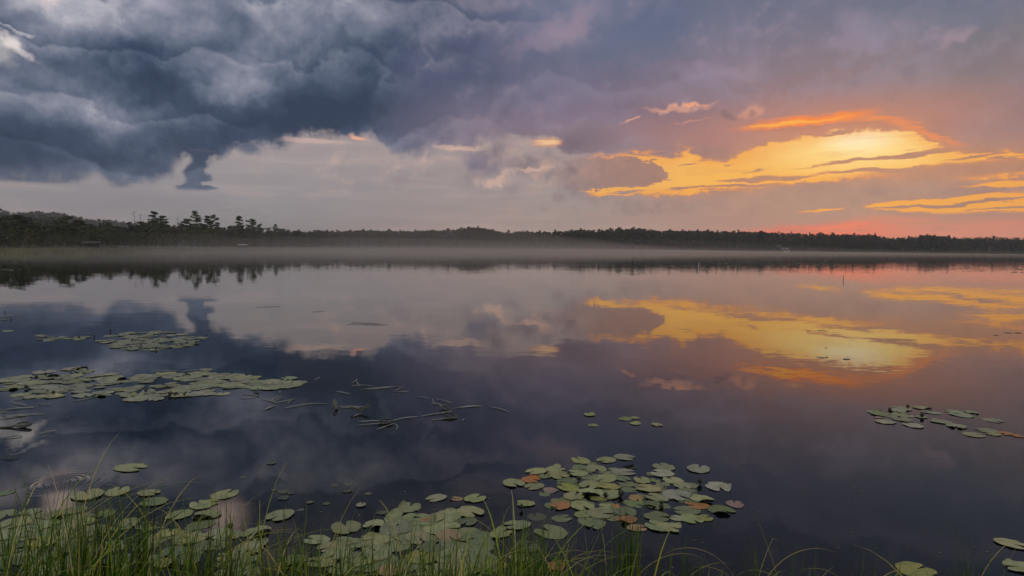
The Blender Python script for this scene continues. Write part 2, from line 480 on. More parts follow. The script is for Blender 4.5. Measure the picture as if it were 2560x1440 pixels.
big = mix(blob(AE, 1250, 330, 6, 2.2, 2.0, k=0.5), big, lin((138, 118, 130)))
big = mix(step(2.0, 0.0, elp - edge) * 0.30 * step(azel(520, 400)[0], azel(380, 400)[0], AZ), big, lin((112, 120, 138)))
left = mix(big_m, base, big)
# warm rims under its edge
left = tufts(left, ((905, 343, .55, .16, 0, (248, 180, 148), .8), (780, 349, 2.4, .18, 0, (214, 180, 168), .6), (1150, 366, 1.8, .16, 0, (228, 186, 164), .6), (1330, 372, 1.2, .12, 0, (214, 170, 150), .5)), AEs, 1.2)
left = mix(step(17.5, 24.0, EL) * 0.5, left, lin((92, 90, 100)))
# bright breaks at the upper left, and above the picture where the water mirrors them
left = tufts(left, ((0, 118, .7, .45, 0, (240, 230, 224), .85), (45, 136, .7, .2, 0, (214, 202, 204), .6), (-160, 125, 2.4, 1.0, 0, (250, 240, 232), .9), (25, 84, .7, .14, 0, (214, 208, 212), .5),
                    (390, 15, 1.0, .5, 0, (176, 172, 192), .5)), AEp, 1.3)
BREAKS = [(150, 1275, .8, 1.7, (255, 226, 214), 1.0), (565, 1290, 1.3, 1.2, (255, 222, 212), 1.0), (690, 1360, 1.3, 1.4, (236, 210, 210), .6), (20, 1240, 1.0, .8, (226, 214, 216), .6)]
for (x, y, rx, ry, c, k) in BREAKS:
    a, e = azel(x, y)
    left = mix(patch(AEq, a, -e, rx, ry, 0.0, 1.9, 0, k) * step(0.34, 0.56, rl_0 * 0.6 + nz_c * 0.4), left, tuple(1.5 * v for v in lin(c)[:3]) + (1.0,) if k == 1.0 else lin(c))

finish(_g, ('left',))

# 5. beyond the picture the same broken deck goes on all round, a little paler overhead, with thin Nishita air
rest = ramp(nz_b * 0.6 + nz_a * 0.4, [(0.3, (140, 146, 164)), (0.5, (192, 192, 204)), (0.7, (222, 218, 226))], 'LINEAR')
rest = mix(step(8, 0, EL), rest, lin((176, 170, 176)))
away = X.m('MAXIMUM', step(28, 44, EL), step(46, 70, X.m('ABSOLUTE', AZ)))
left_side = step(azel(1420, 200)[0], azel(1120, 200)[0], AZ + (nz_b - 0.5) * 10.0)
high_side = step(11.8, 13.2, EL)
_n = X.nt.nodes.new('ShaderNodeTexSky')
_n.sky_type = 'NISHITA'
_n.sun_disc = False
_n.sun_elevation = R(SUN_EL)
_n.sun_rotation = R(SUN_AZ)
_n.altitude = 50
_n.dust_density = 2.0
AIR = mix(1.0, X(_n.outputs[0]), (0.05, 0.05, 0.05, 1), 'MULTIPLY')      # Nishita at 0.05


def background(c):
    n = X.nt.nodes.new('ShaderNodeBackground')
    X.put(n.inputs['Color'], mix(0.03, c, AIR))                        # the deck lets a little of it through
    return n.outputs[0]


def either(f, a, b):
    n = X.nt.nodes.new('ShaderNodeMixShader')
    X.put(n.inputs[0], f)
    X.nt.links.new(a, n.inputs[1])
    X.nt.links.new(b, n.inputs[2])
    return n.outputs[0]


out = either(high_side, either(step(2.45, 2.75, EL), background(base_r), background(low)), background(high))
out = either(left_side, out, either(step(3.9, 4.3, EL), background(clear), background(left)))
out = either(away, out, background(rest))
wo = X.nt.nodes.new('ShaderNodeOutputWorld')
X.nt.links.new(out, wo.inputs['Surface'])
sc.world = world
world.cycles.sampling_method = 'MANUAL'
world.cycles.sample_map_resolution = 512

# the sun itself stands behind the cloud: only a faint, very wide warm light is left of it
sun_d = bpy.data.lights.new('sun', 'SUN')
sun_d.energy = 0.02
sun_d.angle = R(90)
sun_d.color = (1.0, 0.82, 0.55)
sun = bpy.data.objects.new('sun', sun_d)
_sd = Vector((math.sin(R(SUN_AZ)) * math.cos(R(SUN_EL)), math.cos(R(SUN_AZ)) * math.cos(R(SUN_EL)), math.sin(R(SUN_EL))))
sun.rotation_euler = _sd.to_track_quat('Z', 'Y').to_euler()
COL.objects.link(sun)
# ------------------------------------------------------------------ helpers for things
rng = np.random.default_rng(7)


def tag(o, label=None, cat=None, group=None, kind=None):
    if label:
        o['label'] = label
    if cat:
        o['category'] = cat
    if group:
        o['group'] = group
    if kind:
        o['kind'] = kind
    return o


def mesh_np(name, V, F, mats, mi=None, smooth=False, attr=None):
    me = bpy.data.meshes.new(name)
    V = np.asarray(V, dtype=np.float32)
    if isinstance(F, np.ndarray):
        k = F.shape[1]
        me.vertices.add(len(V))
        me.vertices.foreach_set('co', V.ravel())
        me.loops.add(F.size)
        me.loops.foreach_set('vertex_index', F.astype(np.int32).ravel())
        me.polygons.add(len(F))
        me.polygons.foreach_set('loop_start', np.arange(0, F.size, k, dtype=np.int32))
        me.update(calc_edges=True)
    else:
        me.from_pydata([tuple(v) for v in V], [], [tuple(int(i) for i in f) for f in F])
        me.update()
    for mt in mats:
        me.materials.append(mt)
    if mi is not None:
        me.polygons.foreach_set('material_index', np.asarray(mi, dtype=np.int32))
    if smooth:
        me.polygons.foreach_set('use_smooth', np.ones(len(me.polygons), dtype=bool))
    if attr is not None:
        for an, av in attr.items():
            at = me.attributes.new(an, 'FLOAT', 'POINT')
            at.data.foreach_set('value', np.asarray(av, dtype=np.float32))
    return me


def link(name, me, parent=None, loc=(0, 0, 0), rot=(0, 0, 0), scale=(1, 1, 1)):
    o = bpy.data.objects.new(name, me)
    COL.objects.link(o)
    o.parent = parent
    o.location, o.rotation_euler, o.scale = loc, rot, scale
    return o


class Geo:
    """collects boxes, tubes and faces of one part"""

    def __init__(self):
        self.v, self.f, self.mi = [], [], []

    def add(self, V, F, mi=0):
        b = len(self.v)
        self.v += [tuple(p) for p in V]
        self.f += [tuple(int(i) + b for i in q) for q in F]
        self.mi += [mi] * len(F)

    def box(self, c, s, rz=0.0, mi=0, rx=0.0, ry=0.0):
        M = Matrix.Translation(c) @ Matrix.Rotation(rz, 4, 'Z') @ Matrix.Rotation(ry, 4, 'Y') @ Matrix.Rotation(rx, 4, 'X')
        P = [M @ Vector((s[0] * i / 2, s[1] * j / 2, s[2] * k / 2)) for i in (-1, 1) for j in (-1, 1) for k in (-1, 1)]
        self.add(P, [(0, 1, 3, 2), (4, 6, 7, 5), (0, 4, 5, 1), (2, 3, 7, 6), (0, 2, 6, 4), (1, 5, 7, 3)], mi)

    def tube(self, P, rad, n=6, mi=0, cap=True):
        P = [Vector(p) for p in P]
        V, F = [], []
        for i, p in enumerate(P):
            t = (P[min(i + 1, len(P) - 1)] - P[max(i - 1, 0)]).normalized()
            a = t.cross(Vector((0.13, 0.21, 0.97)))
            if a.length < 1e-3:
                a = t.cross(Vector((1, 0, 0)))
            a.normalize()
            b = t.cross(a)
            r = rad[i] if hasattr(rad, '__len__') else rad
            for k in range(n):
                w = 2 * math.pi * k / n
                V.append(p + a * (r * math.cos(w)) + b * (r * math.sin(w)))
        for i in range(len(P) - 1):
            for k in range(n):
                F.append((i * n + k, i * n + (k + 1) % n, (i + 1) * n + (k + 1) % n, (i + 1) * n + k))
        if cap:
            F.append(tuple(range(n))[::-1])
            F.append(tuple((len(P) - 1) * n + k for k in range(n)))
        self.add(V, F, mi)

    def mesh(self, name, mats, smooth=False):
        me = bpy.data.meshes.new(name)
        me.from_pydata(self.v, [], self.f)
        for mt in mats:
            me.materials.append(mt)
        me.polygons.foreach_set('material_index', self.mi)
        if smooth:
            me.polygons.foreach_set('use_smooth', [True] * len(self.f))
        me.update()
        return me


# ------------------------------------------------------------------ materials
def material(name):
    mt = bpy.data.materials.new(name)
    mt.use_nodes = True
    X.nt = mt.node_tree
    b = mt.node_tree.nodes['Principled BSDF']
    return mt, b


def gen(kind='Object'):
    n = X.nt.nodes.new('ShaderNodeTexCoord')
    return X(n.outputs[kind])


def world_pos():
    n = X.nt.nodes.new('ShaderNodeNewGeometry')
    return X(n.outputs['Position'])


def attribute(name):
    n = X.nt.nodes.new('ShaderNodeAttribute')
    n.attribute_name = name
    return X(n.outputs['Fac'])


def obj_info(k):
    n = X.nt.nodes.new('ShaderNodeObjectInfo')
    return X(n.outputs[k])


def bump(h, strength, distance):
    n = X.nt.nodes.new('ShaderNodeBump')
    n.inputs['Strength'].default_value = strength
    n.inputs['Distance'].default_value = distance
    X.put(n.inputs['Height'], h)
    return X(n.outputs[0])


def rgb(r, g, b):
    return (r, g, b, 1.0)


M = {}
# water: dark bog water with a still, faintly rippled surface
mt, b = material('water')
M['water'] = mt
p = world_pos()
px_, py_, pz_ = sep(p)
breeze = step(0.46, 0.66, noise(vec('MULTIPLY', p, (0.035, 0.16, 0)), 1.0, 3, 0.5))
far = step(12, 60, py_)
n1 = vec('SUBTRACT', noise(vec('MULTIPLY', p, (0.9, 2.6, 0)), 1.0, 2, 0.5, color=True), (0.5, 0.5, 0.5))
n2 = vec('SUBTRACT', noise(vec('MULTIPLY', p, (5.0, 11.0, 0)), 1.0, 3, 0.55, color=True), (0.5, 0.5, 0.5))
sl = vec('ADD', vec('SCALE', n1, scale=0.007 + far * 0.006), vec('SCALE', n2, scale=0.0045 + breeze * 0.016 + far * 0.014))
for (x, y, rad, amp, wl) in ((152, 1206, 0.30, 0.07, 0.042), (1985, 964, 0.22, 0.03, 0.06), (1770, 1104, 0.42, 0.006, 0.10), (700, 1352, 0.16, 0.05, 0.03)):
    c = on_water(x, y)
    d = vec('SUBTRACT', p, (c.x, c.y, 0))
    r = vec('LENGTH', d)
    wave = X.m('SINE', r * (6.2832 / wl)) * step(rad, rad * 0.15, r) * amp
    sl = vec('ADD', sl, vec('SCALE', vec('NORMALIZE', d), scale=wave))
nrm = vec('NORMALIZE', vec('ADD', vec('MULTIPLY', sl, (1, 1, 0)), (0, 0, 1)))
X.put(b.inputs['Normal'], nrm)
murk = noise(p, 0.35, 4, 0.55)
X.put(b.inputs['Base Color'], mix(step(0.35, 0.7, murk), rgb(0.002, 0.003, 0.004), rgb(0.006, 0.007, 0.007)))
b.inputs['Roughness'].default_value = 0.015
b.inputs['IOR'].default_value = 1.333

# ground: wet peat and moss
mt, b = material('moss_and_peat')
M['ground'] = mt
p = world_pos()
X.put(b.inputs['Base Color'], mix(step(0.38, 0.62, noise(p, 1.3, 6, 0.6)), rgb(0.030, 0.026, 0.014), rgb(0.055, 0.066, 0.022)))
b.inputs['Roughness'].default_value = 0.95
X.put(b.inputs['Normal'], bump(noise(p, 9.0, 5, 0.6), 0.8, 0.06))


def foliage(name, dark, light, scale=0.9):
    mt, b = material(name)
    p = world_pos()
    f = noise(p, scale, 4, 0.6) + (obj_info('Random') - 0.5) * 0.35
    X.put(b.inputs['Base Color'], mix(step(0.32, 0.72, f), dark, light))
    b.inputs['Roughness'].default_value = 0.75
    b.inputs['Specular IOR Level'].default_value = 0.25
    return mt


M['needles'] = foliage('pine_needles', rgb(0.048, 0.060, 0.024), rgb(0.125, 0.140, 0.050))
M['leaves'] = foliage('bog_birch_leaves', rgb(0.065, 0.075, 0.026), rgb(0.160, 0.165, 0.052))
M['forest'] = foliage('far_needles', rgb(0.028, 0.034, 0.018), rgb(0.075, 0.080, 0.034), 0.12)


def bark(name, a, c):
    mt, b = material(name)
    p = gen('Object')
    X.put(b.inputs['Base Color'], mix(step(0.35, 0.65, noise(vec('MULTIPLY', p, (6, 6, 1.5)), 1.0, 5, 0.6)), a, c))
    b.inputs['Roughness'].default_value = 0.9
    X.put(b.inputs['Normal'], bump(noise(vec('MULTIPLY', p, (12, 12, 3)), 1.0, 4, 0.6), 0.6, 0.03))
    return mt


M['bark'] = bark('pine_bark', rgb(0.05, 0.035, 0.025), rgb(0.15, 0.09, 0.055))
M['deadwood'] = bark('dead_wood', rgb(0.10, 0.09, 0.08), rgb(0.22, 0.20, 0.18))
M['plank'] = bark('weathered_boards', rgb(0.06, 0.05, 0.042), rgb(0.14, 0.12, 0.10))
M['paleroof'] = bark('pale_roofing', rgb(0.16, 0.16, 0.15), rgb(0.34, 0.33, 0.31))
M['boatwhite'] = bark('white_hull_paint', rgb(0.55, 0.55, 0.54), rgb(0.74, 0.74, 0.72))

# ------------------------------------------------------------------ shoreline and terrain
SHORE = [(-2600, 40), (-1400, 62), (-600, 86), (-150, 106), (0, 114), (170, 126), (330, 142), (400, 172), (500, 190), (620, 204), (760, 232), (860, 262), (1000, 292), (1200, 318), (1450, 352), (1700, 392), (1950, 410), (2200, 424), (2400, 446), (2560, 462), (2800, 440), (3600, 330), (6000, 140)]
_sa = np.array([math.degrees(math.atan2((x - 1280) / FPX, 1.0)) for x, _ in SHORE])
_sr = np.array([float(r) for _, r in SHORE])


def shore_r(a):
    w = 3.5 * np.sin(a * 0.9 + 1.0) + 2.2 * np.sin(a * 2.7) + 1.2 * np.sin(a * 6.1 + 0.5)
    k = np.clip(_interp(a) / 250.0, 0.1, 1.4)
    return _interp(a) + w * k


def _interp(a):
    return np.interp(a, _sa, _sr)


def bank_y(x):
    return 2.28 + 0.10 * np.sin(x * 1.7 + 0.6) + 0.06 * np.sin(x * 4.1) + 0.002 * x * x * 0.2


def ground_z(x, y):
    x = np.asarray(x, float)
    y = np.asarray(y, float)
    r = np.hypot(x, y)
    a = np.degrees(np.arctan2(x, y))
    d = r - shore_r(a)
    far = np.where(d < 0, np.maximum(d * 0.10, -1.6), 0.30 * (1 - np.exp(-np.maximum(d, 0) / 4)) + np.interp(a, [-14, -6], [2.2, 5.5]) * np.clip((d - 14) / 70, 0, 1) ** 1.2)
    hill = 5.0 * np.exp(-((a + 36) / 13.0) ** 2 - ((r - 470) / 110.0) ** 2)
    hill += 5.0 * np.exp(-((a - 33) / 6.0) ** 2 - ((r - 640) / 90.0) ** 2)
    far = far + np.where(d > 0, hill, 0)
    e = bank_y(x) - y
    near = np.where(e < 0, np.maximum(e * 0.35, -1.6), 0.16 * (1 - np.exp(-np.maximum(e, 0) / 0.8)) + 0.02 * np.clip(e, 0, 60))
    side = np.clip((np.abs(a) - 75) / 20, 0, 1)
    return np.maximum(np.where(np.abs(a) > 95, -9, far), near) + 0.02 * np.sin(x * 3.1) * np.sin(y * 2.7)


rr = np.concatenate([np.linspace(0.02, 8, 40), np.geomspace(8.4, 160, 70), np.geomspace(164, 760, 90), np.geomspace(790, 1040, 8)])
aa = np.radians(np.arange(0, 360, 0.75))
Rg, Ag = np.meshgrid(rr, aa, indexing='ij')
gx, gy = Rg * np.sin(Ag), Rg * np.cos(Ag)
gz = ground_z(gx, gy)
na, nr = len(aa), len(rr)
idx = np.arange(nr * na).reshape(nr, na)
q = np.stack([idx[:-1, :], idx[1:, :], np.roll(idx, -1, 1)[1:, :], np.roll(idx, -1, 1)[:-1, :]], -1).reshape(-1, 4)[:, ::-1]
o = link('ground', mesh_np('ground', np.stack([gx, gy, gz], -1).reshape(-1, 3), q, [M['ground']], smooth=True))
tag(o, 'dark mossy ground of the near bank and the far shores', None, None, 'structure')

# lake surface
nw = 96
w = [(0, 0, 0)] + [(800 * math.sin(2 * math.pi * k / nw), 800 * math.cos(2 * math.pi * k / nw), 0) for k in range(nw)]
o = link('lake_water', mesh_np('lake_water', w, [(0, (k + 1) % nw + 1, k + 1) for k in range(nw)], [M['water']]))
tag(o, 'still dark lake mirroring the evening clouds', None, None, 'structure')


# ------------------------------------------------------------------ trees
def needle_faces(C, size, n, g, flat=0.5, jit=0.35):
    """n leaf-sized quads in each ellipsoidal clump (cx,cy,cz,rx,ry,rz)"""
    V = []
    for (cx, cy, cz, rx, ry, rz, k) in C:
        m = max(1, int(n * k))
        u = g.normal(size=(m, 3))
        u /= np.linalg.norm(u, axis=1)[:, None]
        u *= (g.random((m, 1)) ** 0.4)
        P = u * np.array([rx, ry, rz]) + np.array([cx, cy, cz])
        d = g.normal(size=(m, 3))
        d[:, 2] *= flat
        d /= np.linalg.norm(d, axis=1)[:, None]
        e = np.cross(d, g.normal(size=(m, 3)))
        e /= np.linalg.norm(e, axis=1)[:, None] + 1e-6
        s = size * (1 + jit * g.normal(size=(m, 1))).clip(0.4, 1.9)
        V.append(np.stack([P - d * s, P - e * s * 0.42, P + d * s, P + e * s * 0.42], 1).reshape(-1, 3))
    V = np.concatenate(V)
    return V, np.arange(len(V)).reshape(-1, 4)


def tree_shape(kind, seed, n=900, size=0.24):
    """a tree ten metres tall: trunk geometry and crown quads"""
    g = np.random.default_rng(seed)
    T = Geo()
    bend = g.normal(0, 0.22, 2)
    def axis(t):
        return np.array([bend[0] * math.sin(t * 2.2) + 0.10 * math.sin(5 * t + seed), bend[1] * math.sin(t * 2.0), 10 * t])
    top = 0.985
    ts = np.linspace(0, top, 8)
    r0 = {'umbrella': 0.13, 'dense': 0.17, 'spruce': 0.13, 'birch': 0.09, 'lean': 0.12}[kind]
    T.tube([axis(t) - np.array([0, 0, 0.25 if t == 0 else 0]) for t in ts], [r0 * (1 - 0.9 * t) for t in ts], 6)
    C = []
    def limb(t, az, ln, rise, rads, k=1.0, sub=2):
        p0 = axis(t)
        p1 = p0 + np.array([math.cos(az) * ln, math.sin(az) * ln, rise])
        T.tube([p0, (p0 + p1) / 2 + np.array([0, 0, -0.05 * ln]), p1], [0.045 * (1 - t) + 0.018, 0.022, 0.010], 3, cap=False)
        for s in range(sub):
            f = 1.0 - 0.42 * s
            q = p0 + (p1 - p0) * f
            C.append((q[0], q[1], q[2] + 0.08, rads[0] * (0.8 + 0.4 * g.random()), rads[1] * (0.8 + 0.4 * g.random()), rads[2] * (0.8 + 0.4 * g.random()), k))
    if kind in ('umbrella', 'lean'):
        t0 = g.uniform(0.45, 0.6)
        for i in range(15):
            t = t0 + (0.97 - t0) * (i + g.random()) / 15
            wd = (0.55 + 0.9 * math.sin(math.pi * min(1, (t - t0) / (1 - t0) * 0.8 + 0.22))) * g.uniform(0.7, 1.25)
            limb(t, g.uniform(0, 6.28), wd * 1.05, 0.35 * wd * g.uniform(0.2, 1.2), (0.55, 0.55, 0.24), 1.0)
        C.append((*axis(0.985), 0.6, 0.6, 0.28, 1.2))
        for i in range(4):
            limb(g.uniform(0.25, t0), g.uniform(0, 6.28), g.uniform(0.4, 0.9), g.uniform(-0.1, 0.2), (0.22, 0.22, 0.12), 0.3, 1)
    elif kind == 'dense':
        t0 = g.uniform(0.14, 0.26)
        nw_ = 9
        for j in range(nw_):
            t = t0 + (0.95 - t0) * j / (nw_ - 1)
            prof = 1.0 * (1 - t) ** 0.55 * (0.55 + 0.75 * min(1, (t - t0 + 0.12) * 3.0)) + 0.16
            for i in range(4):
                limb(t + g.uniform(-0.03, 0.03), g.uniform(0, 6.28), prof * g.uniform(0.75, 1.3), 0.3 * prof, (0.42, 0.42, 0.26), 1.0)
        C.append((*axis(0.97), 0.34, 0.34, 0.34, 1.5))
    elif kind == 'spruce':
        t0 = 0.12
        nw_ = 12
        for j in range(nw_):
            t = t0 + (0.96 - t0) * j / (nw_ - 1)
            prof = 1.35 * (1 - t) ** 0.9 + 0.08
            for i in range(4):
                limb(t + g.uniform(-0.02, 0.02), g.uniform(0, 6.28), prof * g.uniform(0.8, 1.2), -0.12 * prof, (0.30, 0.30, 0.16), 0.8)
        C.append((*axis(0.985), 0.12, 0.12, 0.35, 0.8))
    else:   # birch: loose, soft, leafy from low down
        for i in range(22):
            t = 0.10 + 0.87 * (i + g.random()) / 22
            prof = 1.35 * math.sin(math.pi * (0.12 + 0.80 * t)) ** 0.8
            limb(t, g.uniform(0, 6.28), prof * g.uniform(0.5, 1.15), 0.35 * prof, (0.50, 0.50, 0.36), 1.0)
    tot = sum(c[6] for c in C)
    V, F = needle_faces(C, size, n / tot, g)
    return T, V, F


def snag_shape(seed, fork=False):
    g = np.random.default_rng(seed)
    T = Geo()
    def ax(t, s=0):
        return Vector((0.35 * math.sin(3 * t + seed) * t, 0.2 * math.sin(2 * t + s), 10 * t - 0.2))
    ts = [0, .2, .4, .6, .8, 1.0]
    T.tube([ax(t) for t in ts], [0.14 * (1 - 0.85 * t) for t in ts], 6)
    for i in range(15):
        t = g.uniform(0.35, 0.98)
        a = g.uniform(0, 6.28)
        ln = g.uniform(0.5, 1.5) * (1.15 - t * 0.6)
        p0 = ax(t)
        p1 = p0 + Vector((math.cos(a) * ln * .6, math.sin(a) * ln * .6, ln * 0.25))
        p2 = p0 + Vector((math.cos(a) * ln, math.sin(a) * ln, ln * 0.85))
        T.tube([p0, p1, p2], [0.05, 0.038, 0.02], 4)
    if fork:
        T.tube([ax(.5), ax(.5) + Vector((.7, .1, 1.6)), ax(.5) + Vector((1.0, .2, 3.6))], [.08, .06, .02], 5)
    return T


PROTO = {}
for kind, cnt, n, size in (('umbrella', 5, 950, 0.25), ('dense', 4, 1300, 0.24), ('spruce', 2, 900, 0.20), ('birch', 4, 800, 0.24), ('lean', 2, 700, 0.25)):
    PROTO[kind] = []
    for i in range(cnt):
        T, V, F = tree_shape(kind, 11 * i + len(kind) * 7 + i, n, size)
        leaf = M['leaves'] if kind == 'birch' else M['needles']
        PROTO[kind].append((T.mesh(kind + '_trunk', [M['bark']], True), mesh_np(kind + '_crown', V, F, [leaf])))
SNAG = [(snag_shape(s, s % 2 == 1).mesh('snag', [M['deadwood']], True)) for s in (3, 4, 8)]
# small far trees: one mesh each, trunk and crown
FARP = {}
for kind, cnt in (('umbrella', 5), ('dense', 5), ('spruce', 3), ('birch', 3)):
    FARP[kind] = []
    for i in range(cnt):
        T, V, F = tree_shape(kind, 101 + 13 * i + len(kind), 260, 0.46)
        FARP[kind].append((np.array(T.v), T.f, V, F))


def far_mesh(kind, i):
    tv, tf, V, F = FARP[kind][i]
    nv = len(tv)
    faces = list(tf) + [tuple(int(k) + nv for k in f) for f in F]
    return mesh_np('far_' + kind, np.concatenate([tv, V]), faces, [M['bark'], M['forest']], [0] * len(tf) + [1] * len(F))


FARM = {k: [far_mesh(k, i) for i in range(len(v))] for k, v in FARP.items()}


def ground_at(x, y):
    return float(ground_z(x, y))


def place(px, dist, ytop, lean=0.0):
    """a spot on the ground in the bearing of photograph column px at a distance, and the height of a tree there that reaches ytop"""
    yb = 617 + 0.0082 * (px - 1280)
    d = ray(px, yb)
    hd = math.hypot(d.x, d.y)
    x, y = d.x / hd * dist, d.y / hd * dist
    z = ground_at(x, y)
    depth = dist * hd / math.sqrt(1.0) * abs(d.y) / hd if False else y
    hgt = CAMZ + (yb - ytop) / FPX * y - z
    return Vector((x, y, z)), hgt


def tree(name, kind, i, px, dist, ytop, label, group=None, wide=1.0, lean=0.0, cat='tree'):
    loc, h = place(px, dist, ytop)
    h = max(h, 1.6)
    e = bpy.data.objects.new(name, None)
    COL.objects.link(e)
    e.location = loc
    s = h / 10.0
    e.scale = (s * wide, s * wide, s)
    e.rotation_euler = (lean, lean * 0.5, rng.uniform(0, 6.28))
    tag(e, label, cat, group)
    tm, cm_ = PROTO[kind][i % len(PROTO[kind])]
    link('trunk', tm, e)
    link('crown', cm_, e)
    return e


def r_at(px):
    return float(shore_r(np.array(math.degrees(math.atan2((px - 1280) / FPX, 1.0)))))


# trees on the left shore that stand out by their outline
SPEC = [
    ('pine_tree', 'dense', 0, 489, 222, 534, 1.25, 'tallest dense pine on the left shore, dark layered crown', 'tree'),
    ('pine_tree', 'dense', 1, 520, 219, 545, 1.25, 'dark full pine just right of the tallest dense pine', 'tree'),
    ('pine_tree', 'lean', 0, 535, 217, 543, 0.9, 'slender ragged pine leaning against the dark full pine', 'tree'),
    ('pine_tree', 'dense', 2, 604, 222, 546, 1.25, 'bushy topped pine, taller of the close pair near the left point', 'tree'),
    ('pine_tree', 'umbrella', 0, 629, 224, 553, 1.1, 'open pine, shorter of the close pair near the left point', 'tree'),
    ('pine_tree', 'dense', 3, 388, 216, 536, 1.5, 'broad round topped pine right of the two bare dead trees', 'tree'),
    ('pine_tree', 'dense', 1, 410, 218, 545, 1.5, 'round topped pine leaning on the broad pine beside it', 'tree'),
    ('pine_tree', 'umbrella', 1, 465, 215, 553, 1.6, 'wide flat crowned pine left of the tallest dense pine', 'tree'),
    ('pine_tree', 'umbrella', 2, 170, 152, 546, 1.7, 'broad umbrella shaped pine on the left shore, highest of its row', 'tree'),
    ('pine_tree', 'umbrella', 3, 40, 140, 544, 1.8, 'wide spreading pine at the left end of the forest', 'tree'),
    ('pine_tree', 'umbrella', 4, 202, 160, 556, 1.4, 'small spreading pine right of the broad umbrella pine', 'tree'),
    ('pine_tree', 'lean', 1, 652, 226, 565, 1.0, 'small thin pine between the close pair and the lone point pine', 'tree'),
    ('pine_tree', 'dense', 0, 689, 232, 566, 1.0, 'lone narrow pine rising at the tip of the left point', 'tree'),
    ('spruce_tree', 'spruce', 0, 372, 226, 553, 1.0, 'thin spruce tip between the dead trees and broad pine', 'tree'),
    ('pine_tree', 'umbrella', 0, 585, 225, 570, 1.2, 'low rounded pine left of the bushy topped pine', 'tree'),
]
for (nm, kd, i, px, D_, yt, wd, lb, ct) in SPEC:
    tree(nm, kd, i, px, D_, yt - 5, lb, None, wd * 1.08)
for k, (px, D_, yt, i, lb) in enumerate(((338, 205, 527, 1, 'tall forked bare dead tree above the left forest'), (353, 208, 532, 0, 'bare dead tree just right of the forked dead tree'), (444, 214, 536, 2, 'single bare dead trunk between the broad and tallest pines'), (666, 230, 570, 2, 'small bare dead tree near the tip of the left point'))):
    loc, h = place(px, D_, yt)
    o = link('dead_tree', SNAG[i % 3], None, loc, (0, 0, rng.uniform(0, 6.28)), (h / 10 * 1.1, h / 10 * 1.1, h / 10))
    tag(o, lb, 'dead tree')

PROF_L = [(-80, 542), (0, 546), (60, 548), (110, 560), (150, 552), (190, 556), (240, 562), (300, 566), (340, 562), (380, 552), (430, 560), (470, 560), (540, 566), (560, 578), (620, 572), (650, 580), (700, 584), (740, 590), (800, 596), (840, 600), (880, 606)]
_pl = np.array(PROF_L, float)
def stretch(px):
    """which stretch of the left shore, by what stands there"""
    for lim, t in ((120, 'at the far left end of the left shore'), (235, 'behind the dark open shelter on the left shore'), (345, 'between the shelter and the two bare dead trees'), (480, 'between the dead trees and the tallest pine'), (600, 'between the tallest pine and the bushy topped pair'), (720, 'around the close pair near the left point')):
        if px < lim:
            return t
    return 'low at the very tip of the left point'


def far_stretch(px):
    for lim, t in ((1100, 'in the mist left of the middle'), (1500, 'at the middle'), (1930, 'between the middle and the pale roofed cabin'), (2230, 'right of the pale roofed cabin')):
        if px < lim:
            return t
    return 'at the right end below the yellow sky'


LEFT = 'pines along the left shore'
BIRCH = 'leafy trees along the left shore'
for k in range(150):
    px = -45 + 925 * (k + rng.random()) / 150
    row = k % 3
    D_ = r_at(px) + (5, 14, 26)[row] + rng.uniform(0, 8)
    if px < 340:
        D_ += 6
    yt = float(np.interp(px, _pl[:, 0], _pl[:, 1])) + (rng.uniform(6, 34), rng.uniform(-2, 20), rng.uniform(-12, 10))[row]
    if row == 0 and rng.random() < 0.75 or rng.random() < 0.25:
        tree('birch_tree', 'birch', k, px, D_, yt + 2, 'low leafy birch ' + stretch(px), BIRCH + ', ' + stretch(px), rng.uniform(1.2, 1.7))
    else:
        tree('pine_tree', ('umbrella', 'dense', 'umbrella', 'lean', 'spruce')[int(rng.integers(0, 5))], k, px, D_, yt, 'dark pine in the forest wall ' + stretch(px), LEFT + ', ' + stretch(px), rng.uniform(1.1, 1.7))


def forest(name, spots, label):
    """a mass of far trees as one mesh"""
    V, F, MI, b = [], [], [], 0
    for (loc, h, kind, wd) in spots:
        tv, tf, cv, cf_ = FARP[kind][int(rng.integers(0, len(FARP[kind])))]
        a = rng.uniform(0, 6.28)
        s = h / 10
        Rm = np.array([[math.cos(a) * s * wd, -math.sin(a) * s * wd, 0], [math.sin(a) * s * wd, math.cos(a) * s * wd, 0], [0, 0, s]])
        V.append(cv @ Rm.T + np.array(loc))
        F.append(cf_ + b)
        b += len(cv)
    o = link(name, mesh_np(name, np.concatenate(V), np.concatenate(F), [M['forest']]))
    tag(o, label, 'forest', None, 'stuff')
    return o


def kinds():
    return ('umbrella', 'dense', 'spruce', 'dense', 'birch', 'birch')[int(rng.integers(0, 6))]


# the depth of the left forest behind its front rows
sp = []
for k in range(420):
    px = rng.uniform(-90, 850)
    D_ = r_at(px) + rng.uniform(30, 75)
    yt = float(np.interp(px, _pl[:, 0], _pl[:, 1])) + rng.uniform(0, 16)
    loc, h = place(px, D_, yt)
    sp.append((loc, max(h, 2), kinds(), rng.uniform(1.2, 1.8)))
forest('forest', sp, 'deep pine forest behind the left shore')
